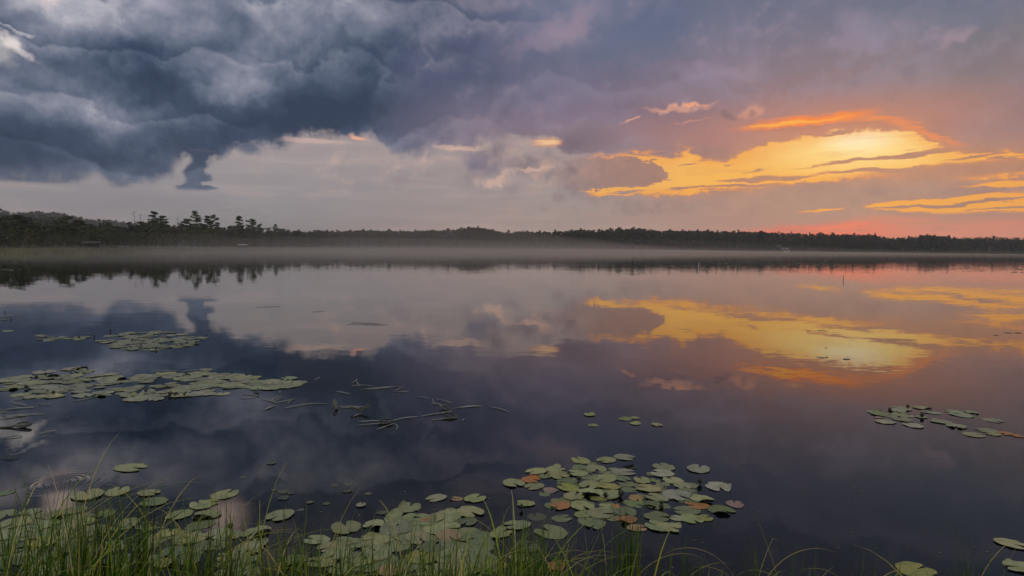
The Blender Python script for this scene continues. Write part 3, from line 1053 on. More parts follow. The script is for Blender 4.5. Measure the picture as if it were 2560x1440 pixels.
# ridge behind it
_pr = np.array([(-120, 512), (0, 520), (28, 534), (75, 529), (125, 530), (180, 538), (232, 549), (262, 545), (300, 552), (330, 556), (400, 566)], float)
sp = []
for k in range(750):
    px = rng.uniform(-130, 390)
    D_ = rng.uniform(300, 480)
    yt = float(np.interp(px, _pr[:, 0], _pr[:, 1])) + abs(rng.normal(0, 5)) - 2 + (480 - D_) * 0.10
    loc, h = place(px, D_, yt)
    sp.append((loc, max(h, 3), kinds(), rng.uniform(1.0, 1.5)))
forest('forest', sp, 'hazy wooded ridge behind the left shore')
# far shore
_pf = np.array([(600, 580), (700, 578), (850, 578), (895, 575), (1000, 577), (1100, 575), (1150, 572), (1185, 568), (1215, 570), (1255, 580), (1300, 578), (1400, 578), (1450, 574), (1500, 575), (1560, 572), (1605, 571), (1650, 577), (1700, 576), (1800, 577), (1900, 580), (2000, 583), (2100, 585), (2190, 587), (2235, 597), (2265, 591), (2310, 587), (2370, 590), (2400, 597), (2460, 597), (2560, 598), (2700, 598)], float)
sp = []
for k in range(2000):
    px = 560 + 2140 * ((k * 0.618034) % 1.0)
    D_ = r_at(px) + rng.uniform(22, 110)
    yt = float(np.interp(px, _pf[:, 0], _pf[:, 1])) + abs(rng.normal(0, 5)) + 0.5
    loc, h = place(px, D_, yt)
    sp.append((loc, max(h, 3), kinds(), rng.uniform(0.9, 1.4)))
for k in range(700):                                     # understorey between the trunks
    px = 560 + 2140 * ((k * 0.618034 + 0.37) % 1.0)
    D_ = r_at(px) + rng.uniform(12, 60)
    loc, h = place(px, D_, 600)
    sp.append((loc, rng.uniform(3.5, 6.5), 'birch', rng.uniform(1.6, 2.4)))
forest('forest', sp, 'dark continuous conifer forest along the far shore')
# countable trees of the far shore: the front rows and the tips that break the skyline
for k in range(70):
    px = 860 + 1700 * (k + rng.random()) / 70
    D_ = r_at(px) + rng.uniform(3, 12)
    loc, h = place(px, D_, rng.uniform(596, 606) + 0.004 * (px - 1280))
    kd = ('umbrella', 'dense', 'birch')[int(rng.integers(0, 3))]
    wd = rng.uniform(1.0, 1.5)
    o = link('pine_tree', FARM[kd][k % len(FARM[kd])], None, loc, (0, 0, rng.uniform(0, 6.28)), (h / 10 * wd, h / 10 * wd, h / 10))
    tag(o, 'short tree before the far forest ' + far_stretch(px), 'tree', 'short trees before the far forest, ' + far_stretch(px))
for k in range(60):
    px = 700 + 1850 * (k + rng.random()) / 60
    D_ = r_at(px) + rng.uniform(25, 60)
    loc, h = place(px, D_, float(np.interp(px, _pf[:, 0], _pf[:, 1])) - rng.uniform(0.5, 3.5))
    kd = ('umbrella', 'dense', 'spruce', 'dense')[int(rng.integers(0, 4))]
    wd = rng.uniform(0.9, 1.3)
    o = link('pine_tree', FARM[kd][k % len(FARM[kd])], None, loc, (0, 0, rng.uniform(0, 6.28)), (h / 10 * wd, h / 10 * wd, h / 10))
    tag(o, 'skyline conifer of the far forest ' + far_stretch(px), 'tree', 'skyline trees of the far forest, ' + far_stretch(px))
for (px, yt, lb) in ((1324, 597, 'dark lone pine standing before the far forest in the mist'), (1349, 598, 'thin pine right of the dark lone pine before the far forest'), (1185, 603, 'round pine in the mist left of the dark lone pine')):
    loc, h = place(px, r_at(px) + 2.5, yt)
    o = link('pine_tree', FARM['dense'][0], None, loc, (0, 0, 1.0), (h / 10 * 1.3, h / 10 * 1.3, h / 10))
    tag(o, lb, 'tree')
for (px, yt, lb) in ((907, 569, 'bare dead spar above the far forest, nearest the left point'), (1045, 568, 'bare dead spar above the middle of the far forest')):
    loc, h = place(px, r_at(px) + 30, yt)
    o = link('dead_tree', SNAG[2], None, loc, (0, 0, 1.0), (h / 10 * .6, h / 10 * .6, h / 10))
    tag(o, lb, 'dead tree')

# grass fringe of the left shore
V, F, b = [], [], 0
N = 9000
px = rng.uniform(-80, 430, N)
a = np.degrees(np.arctan2((px - 1280) / FPX, 1.0))
d = shore_r(a) + rng.uniform(-5.0, 9.0, N) * np.clip((430 - px) / 120, 0.15, 1)
x, y = d * np.sin(np.radians(a)), d * np.cos(np.radians(a))
z = np.maximum(ground_z(x, y), -0.05)
h = rng.uniform(0.3, 0.75, N)
t = rng.uniform(0, 6.28, N)
wv_ = np.stack([np.cos(t), np.sin(t)], -1) * 0.05
lx, ly = rng.normal(0, 0.15, N), rng.normal(0, 0.15, N)
P = np.stack([np.stack([x - wv_[:, 0], y - wv_[:, 1], z], -1), np.stack([x + wv_[:, 0], y + wv_[:, 1], z], -1), np.stack([x + lx, y + ly, z + h], -1)], 1).reshape(-1, 3)
mt, bb = material('shore_sedge')
M['shore_sedge'] = mt
X.put(bb.inputs['Base Color'], mix(step(0.35, 0.65, noise(world_pos(), 0.25, 4, 0.6)), rgb(0.13, 0.13, 0.05), rgb(0.23, 0.22, 0.10)))
bb.inputs['Roughness'].default_value = 0.8
o = link('shore_grass', mesh_np('shore_grass', P, np.arange(3 * N).reshape(-1, 3), [mt]))
tag(o, 'pale green grass fringe along the water under the left forest', 'grass', None, 'stuff')
# paler thin fringe along the rest
N = 5000
px = rng.uniform(430, 2650, N)
a = np.degrees(np.arctan2((px - 1280) / FPX, 1.0))
d = shore_r(a) + rng.uniform(-0.8, 3.0, N)
x, y = d * np.sin(np.radians(a)), d * np.cos(np.radians(a))
z = np.maximum(ground_z(x, y), -0.05)
h = rng.uniform(0.3, 0.7, N)
P = np.stack([np.stack([x - .12, y, z], -1), np.stack([x + .12, y, z], -1), np.stack([x + rng.normal(0, .2, N), y, z + h], -1)], 1).reshape(-1, 3)
o = link('shore_grass', mesh_np('shore_grass', P, np.arange(3 * N).reshape(-1, 3), [mt]))
tag(o, 'thin grass line at the foot of the far forest', 'grass', None, 'stuff')


# ------------------------------------------------------------------ huts and boat on the shores
def hut_root(name, px, dist, label, cat, rz):
    loc, _ = place(px, dist, 600)
    e = bpy.data.objects.new(name, None)
    COL.objects.link(e)
    e.location = loc
    e.rotation_euler = (0, 0, rz)
    tag(e, label, cat)
    return e


e = hut_root('wooden_shelter', 228, 141, 'small dark open wooden shelter in the grass on the left shore', 'shelter', 0.35)
for sx in (-1.15, 1.15):
    for sy in (-0.7, 0.7):
        g = Geo(); g.tube([(sx, sy, -0.3), (sx, sy, 1.35)], 0.07, 6); link('post', g.mesh('post', [M['plank']]), e)
g = Geo(); g.box((0, 0, 1.45), (2.9, 2.0, 0.12), 0, 0, 0.06); link('roof', g.mesh('roof', [M['plank']]), e)
for k in range(7):
    g = Geo(); g.box((-1.05 + k * 0.35, 0.72, 0.62), (0.33, 0.04, 1.25)); link('board', g.mesh('board', [M['plank']]), e)
g = Geo(); g.box((0.1, 0.2, 0.4), (1.5, 0.4, 0.07)); link('bench', g.mesh('bench', [M['plank']]), e)


def lean_to(e, wd, dp, hz, pitch, roofmat):
    for sx in (-wd / 2 + .15, wd / 2 - .15):
        for sy, hh in ((-dp / 2 + .1, hz - pitch), (dp / 2 - .1, hz)):
            g = Geo(); g.tube([(sx, sy, -0.3), (sx, sy, hh)], 0.07, 6); link('post', g.mesh('post', [M['plank']]), e)
    g = Geo(); g.box((0, 0, hz - pitch / 2 + 0.08), (wd, math.hypot(dp, pitch), 0.08), 0, 0, math.atan2(pitch, dp)); link('roof', g.mesh('roof', [roofmat]), e)
    g = Geo(); g.box((0, dp / 2, hz / 2 - .1), (wd - .3, 0.06, hz - .1)); link('back_wall', g.mesh('back_wall', [M['plank']]), e)


e = hut_root('lean_to', 607, 211, 'pale roofed lean-to at the edge of the left point', 'shelter', 0.15)
lean_to(e, 2.6, 2.0, 1.35, 0.35, M['paleroof'])


def cabin(e, wd, dp, wall, rise, roofmat):
    g = Geo(); g.box((0, 0, wall / 2 - .15), (wd, dp, wall + .3)); link('wall', g.mesh('wall', [M['plank']]), e)
    g = Geo()
    o_ = 0.35
    V = [(-wd / 2 - o_, -dp / 2 - o_, wall - .05), (wd / 2 + o_, -dp / 2 - o_, wall - .05), (wd / 2 + o_, dp / 2 + o_, wall - .05), (-wd / 2 - o_, dp / 2 + o_, wall - .05), (-wd / 2 - o_, 0, wall + rise), (wd / 2 + o_, 0, wall + rise)]
    g.add(V, [(0, 1, 5, 4), (2, 3, 4, 5), (0, 4, 3), (1, 2, 5), (3, 2, 1, 0)])
    link('roof', g.mesh('roof', [roofmat]), e)
    g = Geo(); g.box((-wd * .22, -dp / 2 - .02, 0.95), (0.85, 0.06, 1.8)); link('door', g.mesh('door', [M['bark']]), e)
    g = Geo(); g.box((wd * .22, -dp / 2 - .02, 1.2), (0.7, 0.06, 0.5)); link('window', g.mesh('window', [M['plank']]), e)


e = hut_root('cabin', 1963, r_at(1963) + 5, 'low cabin with a pale roof at the foot of the far forest', 'cabin', -0.2)
cabin(e, 3.2, 2.4, 1.4, 0.6, M['paleroof'])
e = hut_root('cabin', 1946, r_at(1946) + 12, 'smaller dark cabin up the slope left of the pale roofed cabin', 'cabin', 0.3)
cabin(e, 3.0, 2.4, 2.6, 0.7, M['plank'])
# a white boat drawn up in front of the cabin
g = Geo()
n_ = 12
V, F = [], []
for i in range(n_ + 1):
    t = i / n_ * 2 - 1
    hw = 0.62 * (1 - abs(t) ** 2.4)
    for (fx, fz) in ((-1, .55), (-.8, .12), (0, 0), (.8, .12), (1, .55)):
        V.append((t * 2.1, fx * hw, fz + 0.22 * t * t))
for i in range(n_):
    for j in range(4):
        F.append((i * 5 + j, i * 5 + j + 1, (i + 1) * 5 + j + 1, (i + 1) * 5 + j))
g.add(V, F)
loc, _ = place(1966, r_at(1966) - 1.0, 600)
e = bpy.data.objects.new('rowing_boat', None); COL.objects.link(e); e.location = (loc.x, loc.y, 0.02); e.rotation_euler = (0, 0, 0.3)
tag(e, 'white rowing boat on the water before the pale roofed cabin', 'boat')
hm = g.mesh('hull', [M['boatwhite']], True)
hull = link('hull', hm, e)
sm = hull.modifiers.new('thickness', 'SOLIDIFY'); sm.thickness = 0.04
for xx in (-0.7, 0.5):
    g = Geo(); g.box((xx, 0, 0.42), (0.26, 1.02, 0.04)); link('thwart', g.mesh('thwart', [M['plank']]), e)
# ------------------------------------------------------------------ lily pads
mt, b = material('lily_pad')
M['pad'] = mt
oc = gen('Object')
tint = obj_info('Color')
rnd = obj_info('Random')
ox, oy, oz = sep(oc)
off = comb(rnd * 37.0, rnd * 91.0, rnd * 13.0)
q = vec('ADD', oc, off)
ang = X.m('ARCTAN2', oy, ox)
rad = vec('LENGTH', vec('MULTIPLY', oc, (1, 1, 0)))
vein = X.m('ABSOLUTE', X.m('SINE', ang * 11.0 + (noise(q, 2.2, 2, 0.5) - 0.5) * 2.2))
vein_m = step(0.30, 0.02, vein) * step(0.04, 0.3, rad)
wet = step(0.50, 0.60, noise(q, 1.5, 4, 0.6))                       # darker wet film over part of the leaf
blot = step(0.54, 0.64, noise(q, 5.5, 4, 0.65))
spot = step(0.66, 0.72, noise(q, 9.0, 2, 0.5))
dust = noise(q, 26.0, 4, 0.7)
c = mix(vein_m * 0.45, tint, mix(1.0, tint, rgb(1.35, 1.40, 1.20), 'MULTIPLY'))
c = mix(wet * 0.80, c, mix(1.0, tint, rgb(0.50, 0.66, 0.44), 'MULTIPLY'))
c = mix(blot * 0.7, c, mix(1.0, tint, rgb(0.72, 0.66, 0.45), 'MULTIPLY'))
c = mix((dust - 0.35) * 1.2, c, mix(1.0, tint, rgb(0.55, 0.55, 0.5), 'MULTIPLY'))
c = mix(spot * 0.8, c, rgb(0.05, 0.045, 0.03))
rim = step(0.86, 0.98, rad)
c = mix(rim * 0.25, c, mix(1.0, tint, rgb(0.65, 0.6, 0.42), 'MULTIPLY'))
# undersides are dark
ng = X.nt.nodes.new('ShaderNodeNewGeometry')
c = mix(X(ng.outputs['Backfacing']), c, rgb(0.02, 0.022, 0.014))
X.put(b.inputs['Base Color'], c)
X.put(b.inputs['Roughness'], 0.48 - wet * 0.18 + dust * 0.12)
b.inputs['Specular IOR Level'].default_value = 0.45
X.put(b.inputs['Normal'], bump(vein_m * -0.5 + dust * 0.35, 0.35, 0.02))


def pad_mesh(seed, curl=0.0, fold=0.0):
    """a unit floating leaf: oval with a deep notch, wavy rim, sometimes one lifted or tucked edge; one mesh with a rim thickness"""
    g = np.random.default_rng(seed)
    n, rings = 44, (0.0, 0.22, 0.45, 0.66, 0.84, 0.96, 1.0)
    gap = g.uniform(0.10, 0.30)
    th = np.linspace(gap, 2 * math.pi - gap, n)
    ov = g.uniform(0.84, 0.95)
    ph = g.uniform(0, 6.28, 5)
    ca = g.uniform(0, 6.28)
    bite = (g.uniform(1, 5.3), g.choice([0, 0, .12, .22]), g.uniform(1, 5.3), g.choice([0, .10, .18]))
    V = []
    for r in rings:
        for k, t in enumerate(th):
            # rounded lobes beside the notch
            e = min(t - gap, 2 * math.pi - gap - t)
            lobe = 1 - 0.22 * math.exp(-(e / 0.13) ** 1.2)
            R_ = r * lobe * (1 + 0.030 * math.sin(3 * t + ph[0]) + 0.022 * math.sin(7 * t + ph[1]) + 0.014 * math.sin(17 * t + ph[3]) - (bite[1] * math.exp(-((t - bite[0]) / 0.10) ** 2)) - (bite[3] * math.exp(-((t - bite[2]) / 0.06) ** 2)))
            # leaf grows a little off-centre from the notch
            x = R_ * math.cos(t) * 1.0 - 0.06 * r
            y = R_ * math.sin(t) * ov
            z = 0.012 * r ** 3 * math.sin(3 * t + ph[2]) + 0.009 * r ** 4 * math.sin(7 * t + ph[4])
            s = x * math.cos(ca) + y * math.sin(ca)
            if curl and s > 0.62:
                z += curl * (s - 0.62) ** 1.5 * 2.0
                x -= curl * math.cos(ca) * (s - 0.62) * 0.35
                y -= curl * math.sin(ca) * (s - 0.62) * 0.35
            if fold and s > 0.30:                      # a third of the leaf folded back over itself
                d = s - 0.30
                x -= math.cos(ca) * d * (1 + math.cos(math.pi * (1 - fold)) * 0.9)
                y -= math.sin(ca) * d * (1 + math.cos(math.pi * (1 - fold)) * 0.9)
                z += 0.03 + d * 0.45 * fold
            V.append((x, y, z + 0.012))
    F = []
    m = len(rings)
    for i in range(m - 1):
        for k in range(n - 1):
            F.append((i * n + k, (i + 1) * n + k, (i + 1) * n + k + 1, i * n + k + 1))
    b0 = len(V)
    for k in range(n):                                  # rim skirt gives the leaf its thickness
        x, y, z = V[(m - 1) * n + k]
        V.append((x * 0.985, y * 0.985, z - 0.018))
    for k in range(n - 1):
        F.append(((m - 1) * n + k, b0 + k, b0 + k + 1, (m - 1) * n + k + 1))
    me = mesh_np('lily_pad', V, [f for f in F if len(set(f)) > 2], [M['pad']], None, True)
    return me


PADS = [pad_mesh(s) for s in range(12)] + [pad_mesh(20 + s, curl=0.4 + 0.25 * s) for s in range(4)]
PAD_FOLD = [pad_mesh(40 + s, fold=0.9 - 0.2 * s) for s in range(2)]

TINT = {'g': (0.315, 0.325, 0.145), 'G': (0.165, 0.205, 0.085), 'y': (0.33, 0.32, 0.08), 'o': (0.50, 0.20, 0.05), 't': (0.34, 0.235, 0.11), 'p': (0.34, 0.22, 0.17), 'd': (0.060, 0.080, 0.040), 'l': (0.33, 0.335, 0.205), 's': (0.11, 0.12, 0.065)}
pad_z = [0.0]
pad_n = [0]


def pad(px, py, wpx, t='g', label=None, group=None, me=None, tilt=0.008, flat=1.0):
    c = on_water(px, py)
    dep = (c - Vector((0, 0, CAMZ))).dot(FWD)
    rad = wpx * dep / FPX / 2
    k = pad_n[0]
    pad_n[0] += 1
    if me is None:
        me = PADS[int(rng.integers(0, 12))] if rng.random() < 0.72 else PADS[12 + int(rng.integers(0, 4))]
    o = bpy.data.objects.new('lily_pad', me)
    COL.objects.link(o)
    o.location = (c.x, c.y, 0.0008 + 0.0007 * (k % 7) + (0.002 if t in 'gly' else 0.0))
    o.rotation_euler = (rng.normal(0, tilt), rng.normal(0, tilt), rng.uniform(0, 6.28))
    o.scale = (rad, rad * flat * rng.uniform(0.80, 1.05), rad)
    j = 0.92 + rng.normal(0, 0.13)
    tc = TINT[t]
    o.color = (min(1, tc[0] * j * (1 + rng.normal(0, .06))), min(1, tc[1] * j), min(1, tc[2] * j * (1 + rng.normal(-.06, .14))), 1)
    tag(o, label, 'lily pad', group)
    return o


GR = 'lily pads in the round raft right of centre'
GRL = 'grey green lily pad in the round raft right of centre'
# raft right of the middle: places read off a crop of the photograph, then put on the water
C3 = [(915, 260, 200, 'g', 'lone lily pad at the back left of the raft right of centre'), (1150, 260, 190, 'g'), (1330, 235, 190, 'l'), (1675, 320, 210, 'l'), (2000, 338, 230, 'l', 'lone pale lily pad off the back right of the raft'),
      (510, 365, 200, 'g'), (690, 345, 190, 'g'), (905, 325, 150, 'G'), (1060, 340, 210, 'g'), (1320, 370, 220, 'l'), (880, 380, 190, 'g'), (590, 405, 130, 'G'), (720, 400, 200, 'g'), (1655, 382, 215, 'l'),
      (1760, 440, 200, 'l'), (1480, 440, 180, 'g'), (1600, 445, 90, 'G'), (1140, 430, 230, 'g'), (1310, 430, 150, 'G'), (470, 440, 170, 'o', 'orange lily pad tucked at the left end of the raft'), (310, 475, 210, 'g', 'leftmost grey green pad of the raft right of centre'), (490, 500, 190, 'g'),
      (650, 535, 150, 'p', 'pinkish curled lily pad at the left front of the raft'), (800, 515, 210, 'y', 'dull yellow lily pad in the left half of the raft'), (790, 455, 200, 'G'), (1000, 490, 200, 'g'), (1170, 500, 200, 'y', 'yellow green lily pad in the middle of the raft'), (1530, 520, 220, 'l'), (1640, 500, 130, 'g'), (1850, 495, 190, 'l'),
      (2190, 508, 240, 'l', 'lone pale lily pad at the right end of the raft'), (1000, 560, 240, 'g'), (1190, 580, 240, 'g'), (860, 590, 200, 'g'), (730, 680, 200, 'o', 'rusty orange lily pad rim showing under a green pad at left'), (735, 640, 210, 'g'), (1070, 612, 140, 'y', 'small bright green lily pad in the middle of the raft'),
      (1430, 610, 170, 't', 'small ochre lily pad near the middle of the raft'), (1610, 600, 220, 'g'), (1810, 585, 260, 'l'), (1900, 555, 190, 'G'), (2030, 620, 220, 'g'), (1420, 660, 200, 'G'), (1590, 665, 180, 'G'), (1980, 675, 210, 'o', 'orange lily pad at the right side of the raft'), (2330, 660, 170, 'p', 'dim pinkish pad half sunk off the right of the raft'),
      (2210, 720, 240, 'G', 'dark green split lily pad at the lower right of the raft'), (940, 685, 230, 'g'), (1240, 680, 100, 'o', 'small orange lily pad in the middle front of the raft'), (1160, 690, 180, 'g'), (1880, 720, 240, 'G'), (950, 755, 180, 'g'), (1110, 750, 240, 'g'), (1330, 735, 220, 'G'), (1630, 780, 230, 'G'), (1330, 810, 200, 'o', 'brightest orange lily pad at the front of the raft'),
      (1800, 790, 140, 'g'), (1940, 800, 210, 'g'), (2060, 790, 150, 'y', 'yellowing lily pad at the front right of the raft'), (1050, 850, 220, 'G', 'dark green notched lily pad in front of the raft'), (1440, 880, 180, 't', 'tan lily pad behind the tall sedge tuft'), (1620, 865, 230, 'g'), (1740, 880, 230, 'g')]
for e in C3:
    lb = e[4] if len(e) > 4 else None
    pad(1200 + e[0] / 3.657, 1080 + e[1] / 3.657, e[2] / 3.657 * 1.08, e[3], lb or GRL, GR if not lb else None)
o = pad(1200 + 1372 / 3.657, 1080 + 318 / 3.657, 165 / 3.657, 'd', 'dark folded lily pad at the back of the raft', None, PAD_FOLD[0])

GM = 'lily pads in front of the sedge, centre'
GML = 'large green lily pad among the sedge in the middle foreground'
C2 = [(1120, 645, 220, 'g', 'left of two joined pads behind the middle sedge'), (1320, 650, 130, 't', 'brownish pad between two joined green pads'), (1510, 645, 230, 'g', 'right of two joined pads behind the middle sedge'), (870, 735, 270, 'g', 'single oval pad left of the two joined pads'), (1430, 875, 200, 'G'), (1460, 785, 300, 'g'), (780, 830, 320, 'g'),
      (1030, 850, 110, 'o', 'small orange leaf tip between green pads in the middle foreground'), (1240, 825, 330, 'g'), (250, 925, 310, 'g', 'broad grey pad at the left end of the middle foreground pads'), (520, 905, 220, 'g'), (740, 935, 360, 'g'), (1250, 1015, 300, 't', 'brownish pad under the green pads in the middle foreground'), (1190, 935, 370, 'g'), (960, 1030, 300, 'g'), (550, 1045, 340, 'g'),
      (1520, 1030, 300, 'G'), (1760, 985, 250, 'g'), (1900, 910, 270, 'g'), (1985, 700, 180, 'g', 'small square looking pad left of the raft'), (2100, 820, 200, 's', 'half sunk lily pad below the small square looking pad'), (2230, 970, 340, 'g', 'wide pad alone right of the middle sedge'), (2000, 1110, 280, 'd', 'dark sunken pad below the wide lone pad'), (230, 1120, 250, 'g'),
      (540, 1170, 370, 'g'), (160, 1190, 280, 'g'), (1100, 1110, 300, 'G'), (1330, 1130, 280, 'G'), (1000, 1210, 330, 'y'), (1300, 1190, 300, 'g'), (1250, 1290, 330, 'g'), (2290, 1310, 230, 'o', 'ragged orange brown leaf at the bottom edge right of the middle sedge'), (700, 1340, 260, 't', 'tan dying leaf at the bottom edge, left of centre'), (420, 1260, 250, 'g'),
      (850, 1290, 280, 'G'), (1500, 1240, 280, 'G'), (1700, 1300, 260, 'y'), (1420, 1340, 300, 'g'), (1050, 1370, 300, 'g'), (200, 1340, 280, 'g')]
for e in C2:
    lb = e[4] if len(e) > 4 else None
    pad(800 + e[0] / 3.879, 1080 + e[1] / 3.879, e[2] / 3.879 * 1.04, e[3], lb or GML, GM if not lb else None)
GS = 'small dim leaves in the open water'
for (cx, cy_, w_, t) in ((400, 712, 115, 'l'), (280, 505, 90, 's'), (130, 517, 60, 's'), (470, 600, 80, 's'), (60, 700, 80, 's'), (265, 575, 90, 'd'), (600, 787, 110, 's')):
    lb = 'small pale leaf alone in the open water left of the joined pads' if t == 'l' else 'tiny dim leaf just under the water between the foreground rafts'
    pad(800 + cx / 3.879, 1080 + cy_ / 3.879, w_ / 3.879, t, lb, None if t == 'l' else GS, PADS[1])
for (cx, cy_, w_, t) in ((2020, 355, 70, 's'), (1810, 455, 60, 's'), (1940, 460, 40, 's'), (2040, 552, 55, 'd'), (2100, 565, 90, 's'), (2160, 578, 50, 's'), (2110, 615, 90, 'd'), (2310, 645, 60, 's'), (2490, 518, 60, 's'), (2240, 700, 60, 's')):
    pad(cx / 2.977, 1040 + cy_ / 2.977, w_ / 2.977, t, 'tiny dim leaf just under the water between the foreground rafts', GS, PADS[2])

GL = 'lily pads in the left foreground sedge'
GLL = 'green lily pad among the sedge in the left foreground'
C7 = [(980, 388, 240, 'g', 'lone lily pad in open water above the left foreground'), (880, 562, 200, 'g'), (650, 588, 240, 'g'), (1110, 577, 170, 'g'), (1140, 642, 190, 'G'), (1680, 582, 215, 'g', 'oval pad beside the left foreground reflection of pale cloud'), (1560, 648, 150, 'y', 'yellowish leaf edge beside the pale cloud reflection'), (1490, 662, 200, 'g'), (1330, 742, 210, 'g'), (1530, 742, 210, 'g'),
      (220, 722, 150, 'g', 'small oval pad far left with its rim raised'), (2080, 747, 220, 'g', 'lone brownish green pad right of the pale cloud reflection'), (1900, 870, 240, 'g'), (1620, 882, 200, 'g'), (1430, 912, 210, 'g'), (1250, 872, 170, 'g'), (960, 802, 180, 'g'), (780, 732, 150, 'G'), (700, 862, 230, 'g'), (2350, 922, 200, 'g'), (1500, 812, 180, 'G'), (50, 572, 120, 'G'),
      (1850, 992, 230, 'g'), (1550, 972, 200, 'G'), (1060, 982, 180, 'G'), (1280, 1022, 220, 'G'), (1400, 1062, 200, 'G'), (2200, 1082, 250, 'G'), (1700, 1050, 200, 'g'), (250, 772, 200, 'g'), (110, 802, 220, 'g'), (350, 812, 200, 'g'), (450, 742, 220, 'g'), (560, 702, 160, 'g'), (600, 792, 180, 'g'), (200, 862, 230, 'g'), (420, 892, 220, 'g'), (60, 892, 220, 'g'), (300, 942, 220, 'g'),
      (100, 992, 230, 'G'), (520, 972, 220, 'G'), (700, 1010, 220, 'G'), (900, 1070, 220, 'G'), (1240, 1095, 170, 'y', 'yellow leaf low in the left foreground sedge'), (300, 1060, 230, 'G'), (80, 1100, 220, 'G'), (520, 1100, 220, 'G'), (2450, 980, 200, 'g'), (2380, 1090, 220, 'g')]
for e in C7:
    lb = e[4] if len(e) > 4 else None
    pad(e[0] / 2.977, 1040 + e[1] / 2.977, e[2] / 2.977 * 1.04, e[3], lb or GLL, GL if not lb else None)
pad(1160 / 2.977, 1040 + 812 / 2.977, 130 / 2.977, 'd', 'black curled lily pad standing in the left foreground', None, PAD_FOLD[1], 0.25)

GRR = 'lily pads in the raft at the right edge'
C6 = [(845, 345, 270, 'l'), (790, 380, 300, 'l'), (500, 400, 220, 'l'), (560, 425, 240, 'g'), (680, 440, 260, 'l'), (880, 432, 300, 'l'), (860, 490, 300, 'l'), (540, 470, 130, 'p', 'pinkish leaf at the left end of the right hand raft'), (640, 530, 280, 'l'), (1010, 580, 300, 'l', 'oval pad in front of the right hand raft'), (1160, 340, 250, 'l'), (1250, 395, 280, 'l'), (1570, 385, 240, 'l'), (1680, 430, 320, 'l'),
      (1840, 400, 220, 'g'), (1140, 465, 160, 'g'), (1390, 525, 280, 'l'), (1620, 595, 280, 'l'), (2140, 512, 290, 'l', 'lone ragged pad at the back right of the right hand raft'), (2030, 650, 290, 'l'), (1870, 710, 280, 'l'), (2130, 700, 190, 'g'), (2290, 690, 220, 'o', 'left of two orange pads at the right edge'), (2480, 730, 170, 'o', 'right of two orange pads at the right edge')]
for e in C6:
    lb = e[4] if len(e) > 4 else None
    pad(2100 + e[0] / 5.565, 960 + e[1] / 5.565, e[2] / 5.565, e[3], lb or 'pale lily pad in the raft at the right edge', GRR if not lb else None)
for (x, y, w_, lb) in ((1473, 1037, 34, 'upper left of the six small pads in open water'), (1482, 1063, 29, 'lower left heart shaped one of the six small pads'), (1562, 1048, 34, 'left one of the touching pair of small pads'), (1585, 1045, 27, 'right one of the touching pair of small pads'), (1590, 1060, 30, 'small pad just below the touching pair'), (1643, 1063, 36, 'rightmost of the six small pads in open water'),
                       (2530, 1362, 72, 'upper pad cut by the right edge of the foreground'), (2548, 1420, 84, 'lower pad cut by the right edge of the foreground'), (2290, 1425, 95, 'yellow green pad under the sedge at bottom right')):
    pad(x, y, w_, 'y' if x == 2290 else 'g', lb)

ORD = ['first', 'second', 'third', 'fourth', 'fifth', 'sixth', 'seventh', 'eighth', 'ninth', 'tenth', 'eleventh', 'twelfth', 'thirteenth', 'fourteenth', 'fifteenth', 'sixteenth', 'seventeenth', 'eighteenth', 'nineteenth', 'twentieth', 'twenty-first', 'twenty-second', 'twenty-third']


def tell_apart(group, rows, where):
    """pads of a raft named by row (back to front) and by their order from the left"""
    P = sorted([o for o in COL.objects if o.get('group') == group], key=lambda o: -o.location.y)
    n = -(-len(P) // len(rows))
    for r, nm in enumerate(rows):
        row = sorted(P[r * n:(r + 1) * n], key=lambda o: math.atan2(o.location.x, o.location.y))
        for k, o in enumerate(row):
            c = o.color
            look = 'dark green' if c[1] < 0.24 else ('yellow green' if c[2] < 0.12 else 'grey green')
            o['label'] = f'{look} lily pad, {ORD[k]} from left in the {nm} row of {where}'


tell_apart(GR, ['back', 'middle', 'front'], 'the round raft')
tell_apart(GM, ['back', 'front'], 'the middle foreground pads')
tell_apart(GL, ['back', 'middle', 'front'], 'the left foreground pads')
tell_apart(GRR, ['back', 'front'], 'the right edge raft')

# long raft in the middle distance on the left
GB = 'lily pads in the long raft on the left'
n_ = 0
while n_ < 112:
    px = rng.uniform(5, 745)
    mid = 962 + 6 * math.sin(px * 0.02) - (px / 745) * 6
    half = 38 * (1 - (abs(px - 330) / 430) ** 2.2) * (1.0 if not 260 < px < 300 else 0.7)
    if px > 520:
        half *= 0.75
    py = mid + rng.uniform(-1, 1) * max(half, 4)
    if py < 935 and 240 < px < 500:
        continue
    pad(px, py, rng.uniform(38, 58), rng.choice(list('glll')), 'pale lily pad crowded in the ' + ('left end' if px < 190 else ('left middle' if px < 360 else ('right middle' if px < 540 else 'right end'))) + (' back' if py < mid - 12 else (' front' if py > mid + 12 else ' centre')) + ' of the long raft', GB, PADS[int(rng.integers(0, 16))], 0.012)
    n_ += 1
for (px, py, w_, lb) in ((110, 930, 60, 'pad at the back left of the long raft'), (190, 922, 62, 'pad at the back of the long raft under a bent stem'), (340, 998, 64, 'pad at the front edge of the long raft'), (372, 993, 66, 'overlapping neighbour at the front edge of the long raft'), (520, 936, 40, 'small pad behind the right half of the long raft'), (722, 946, 46, 'pad at the right tip of the long raft'), (556, 985, 42, 'pad in front of the right half of the long raft')):
    pad(px, py, w_, 'l', lb)


